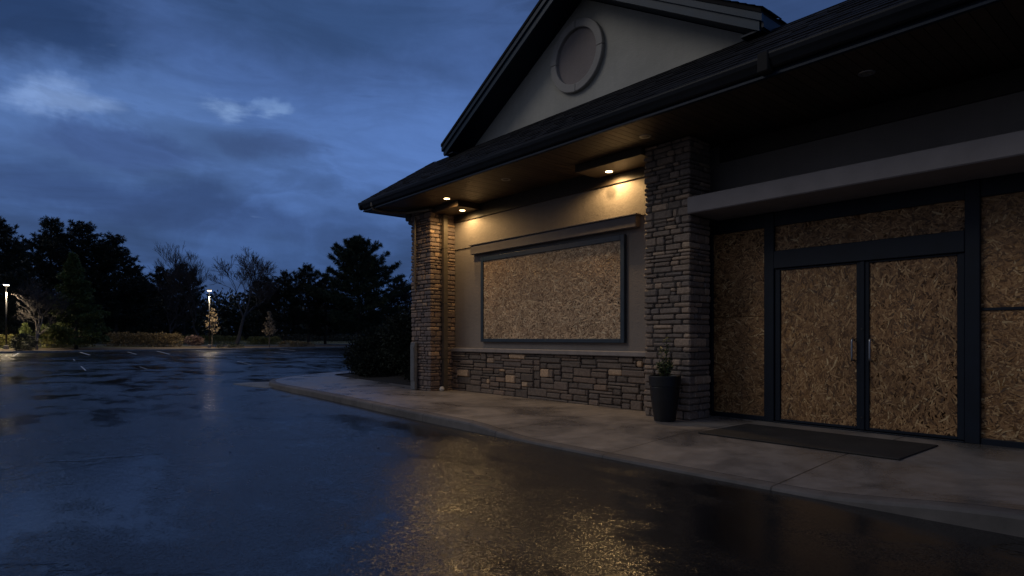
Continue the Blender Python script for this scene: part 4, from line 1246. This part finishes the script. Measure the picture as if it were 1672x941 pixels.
def add_patch(az, el, wa, we, colour, amt, lo=0.0, hi=1.0, rag=0.5):
    global colr
    m_ = math_(nt, 'MULTIPLY_ADD', math_(nt, 'SUBTRACT', c3.outputs[0], 0.5), rag, patch(az, el, wa, we))   # edges torn by the small clouds
    rm_ = N(nt, 'ShaderNodeMapRange', interpolation_type='SMOOTHSTEP'); rm_.inputs[1].default_value = lo; rm_.inputs[2].default_value = hi
    nt.links.new(m_, rm_.inputs[0])
    colr = mixc(nt, colr, colour, math_(nt, 'MULTIPLY', rm_.outputs[0], amt))
sq = N(nt, 'ShaderNodeMapping'); sq.inputs['Scale'].default_value = (0.85, 0.85, 3.1); nt.links.new(D_, sq.inputs[0])
c3 = noise(nt, 6.5, 9, 0.6, sq.outputs[0], 0.35)
c4 = noise(nt, 3.6, 8, 0.58, sq.outputs[0], 0.6)
add_patch(150.5, 15.5, 13, 6, (0.082, 0.175, 0.45), 0.8, 0.1, 0.95, 0.5)     # pale area right of centre
add_patch(172.5, 17.0, 16, 4.5, (0.085, 0.175, 0.42), 0.75, 0.15, 1.0, 0.8)  # pale band round the left rift
add_patch(156.0, 26.5, 13, 4.2, (0.026, 0.062, 0.165), 0.9, 0.2, 1.0, 0.6)   # dark bank along the top
add_patch(179.5, 22.8, 9, 4.2, (0.014, 0.038, 0.115), 0.95, 0.2, 0.9, 0.9)   # dark bank upper left
add_patch(172.0, 14.6, 7, 1.8, (0.040, 0.082, 0.23), 0.8, 0.25, 0.9, 1.0)
add_patch(161.5, 16.2, 5, 1.5, (0.050, 0.100, 0.26), 0.8, 0.25, 0.9, 1.0)
add_patch(171.0, 10.6, 14, 2.0, (0.030, 0.066, 0.19), 0.8, 0.2, 0.9, 0.8)
add_patch(158.0, 9.6, 10, 1.3, (0.036, 0.080, 0.225), 0.4, 0.2, 0.9, 0.8)
add_patch(176.5, 17.2, 4.6, 1.6, (0.18, 0.30, 0.58), 0.9, 0.4, 1.2, 2.0)     # left rift
add_patch(163.7, 18.9, 3.8, 1.9, (0.21, 0.35, 0.63), 0.95, 0.45, 1.25, 2.4)    # small broken rift
add_patch(160.6, 19.6, 1.8, 0.8, (0.17, 0.30, 0.58), 0.6, 0.5, 1.2, 2.0)
colr = mixc(nt, colr, (1.03, 0.985, 0.97), 1.0, 'MULTIPLY')
lump = ramp(nt, [(0.30, 0.68), (0.44, 0.90), (0.50, 1.14), (0.56, 1.0), (0.66, 1.24), (0.8, 1.05)]); nt.links.new(c4.outputs[0], lump.inputs[0])
colr = mixc(nt, colr, lump.outputs[0], 0.75, 'MULTIPLY')
# light grey afterglow of the overcast sky on the side away from the trees
dt = N(nt, 'ShaderNodeVectorMath', operation='DOT_PRODUCT'); nt.links.new(D_, dt.inputs[0]); dt.inputs[1].default_value = Vector((0.1, -1.0, 0.15)).normalized()
rm = N(nt, 'ShaderNodeMapRange'); rm.inputs[1].default_value = 0.15; rm.inputs[2].default_value = 0.8; nt.links.new(dt.outputs['Value'], rm.inputs[0])
colr = mixc(nt, colr, (0.10, 0.115, 0.165), rm.outputs[0])
sky = N(nt, 'ShaderNodeTexSky'); sky.sky_type = 'NISHITA'; sky.sun_disc = False
sky.sun_elevation = math.radians(28); sky.sun_rotation = math.radians(215)
colr = mixc(nt, colr, sky.outputs[0], 0.0025, 'ADD')
nt.links.new(colr, bg.inputs['Color']); bg.inputs['Strength'].default_value = 1.0

sun = bpy.data.lights.new('sun', 'SUN'); sun.energy = 0.40; sun.angle = math.radians(25); sun.color = (1.0, 0.93, 0.84)
so = bpy.data.objects.new('sun', sun); col.objects.link(so)
sd = Vector((-0.52, -0.70, 0.66)).normalized()
so.rotation_euler = sd.to_track_quat('Z', 'Y').to_euler()

cam = bpy.data.cameras.new('camera'); co = bpy.data.objects.new('camera', cam); col.objects.link(co)
co.location = (0, 0, 1.38)
cam.sensor_fit = 'HORIZONTAL'; cam.sensor_width = 36.0; cam.lens = 36.0*1010/1672
cam.shift_y = (552-470.5)/1672
cam.clip_start = 0.05; cam.clip_end = 3000
fw = Vector((-0.762, 0.6475, 0)).normalized()
co.rotation_euler = (-fw).to_track_quat('Z', 'Y').to_euler()
scene.camera = co

scene.view_settings.view_transform = 'Standard'; scene.view_settings.look = 'None'
scene.view_settings.exposure = 0.0; scene.view_settings.gamma = 1.0
scene.render.engine = 'CYCLES'
scene.cycles.use_denoising = True
scene.cycles.max_bounces = 6; scene.cycles.diffuse_bounces = 3; scene.cycles.glossy_bounces = 4
scene.cycles.sample_clamp_indirect = 4.0; scene.cycles.sample_clamp_direct = 0
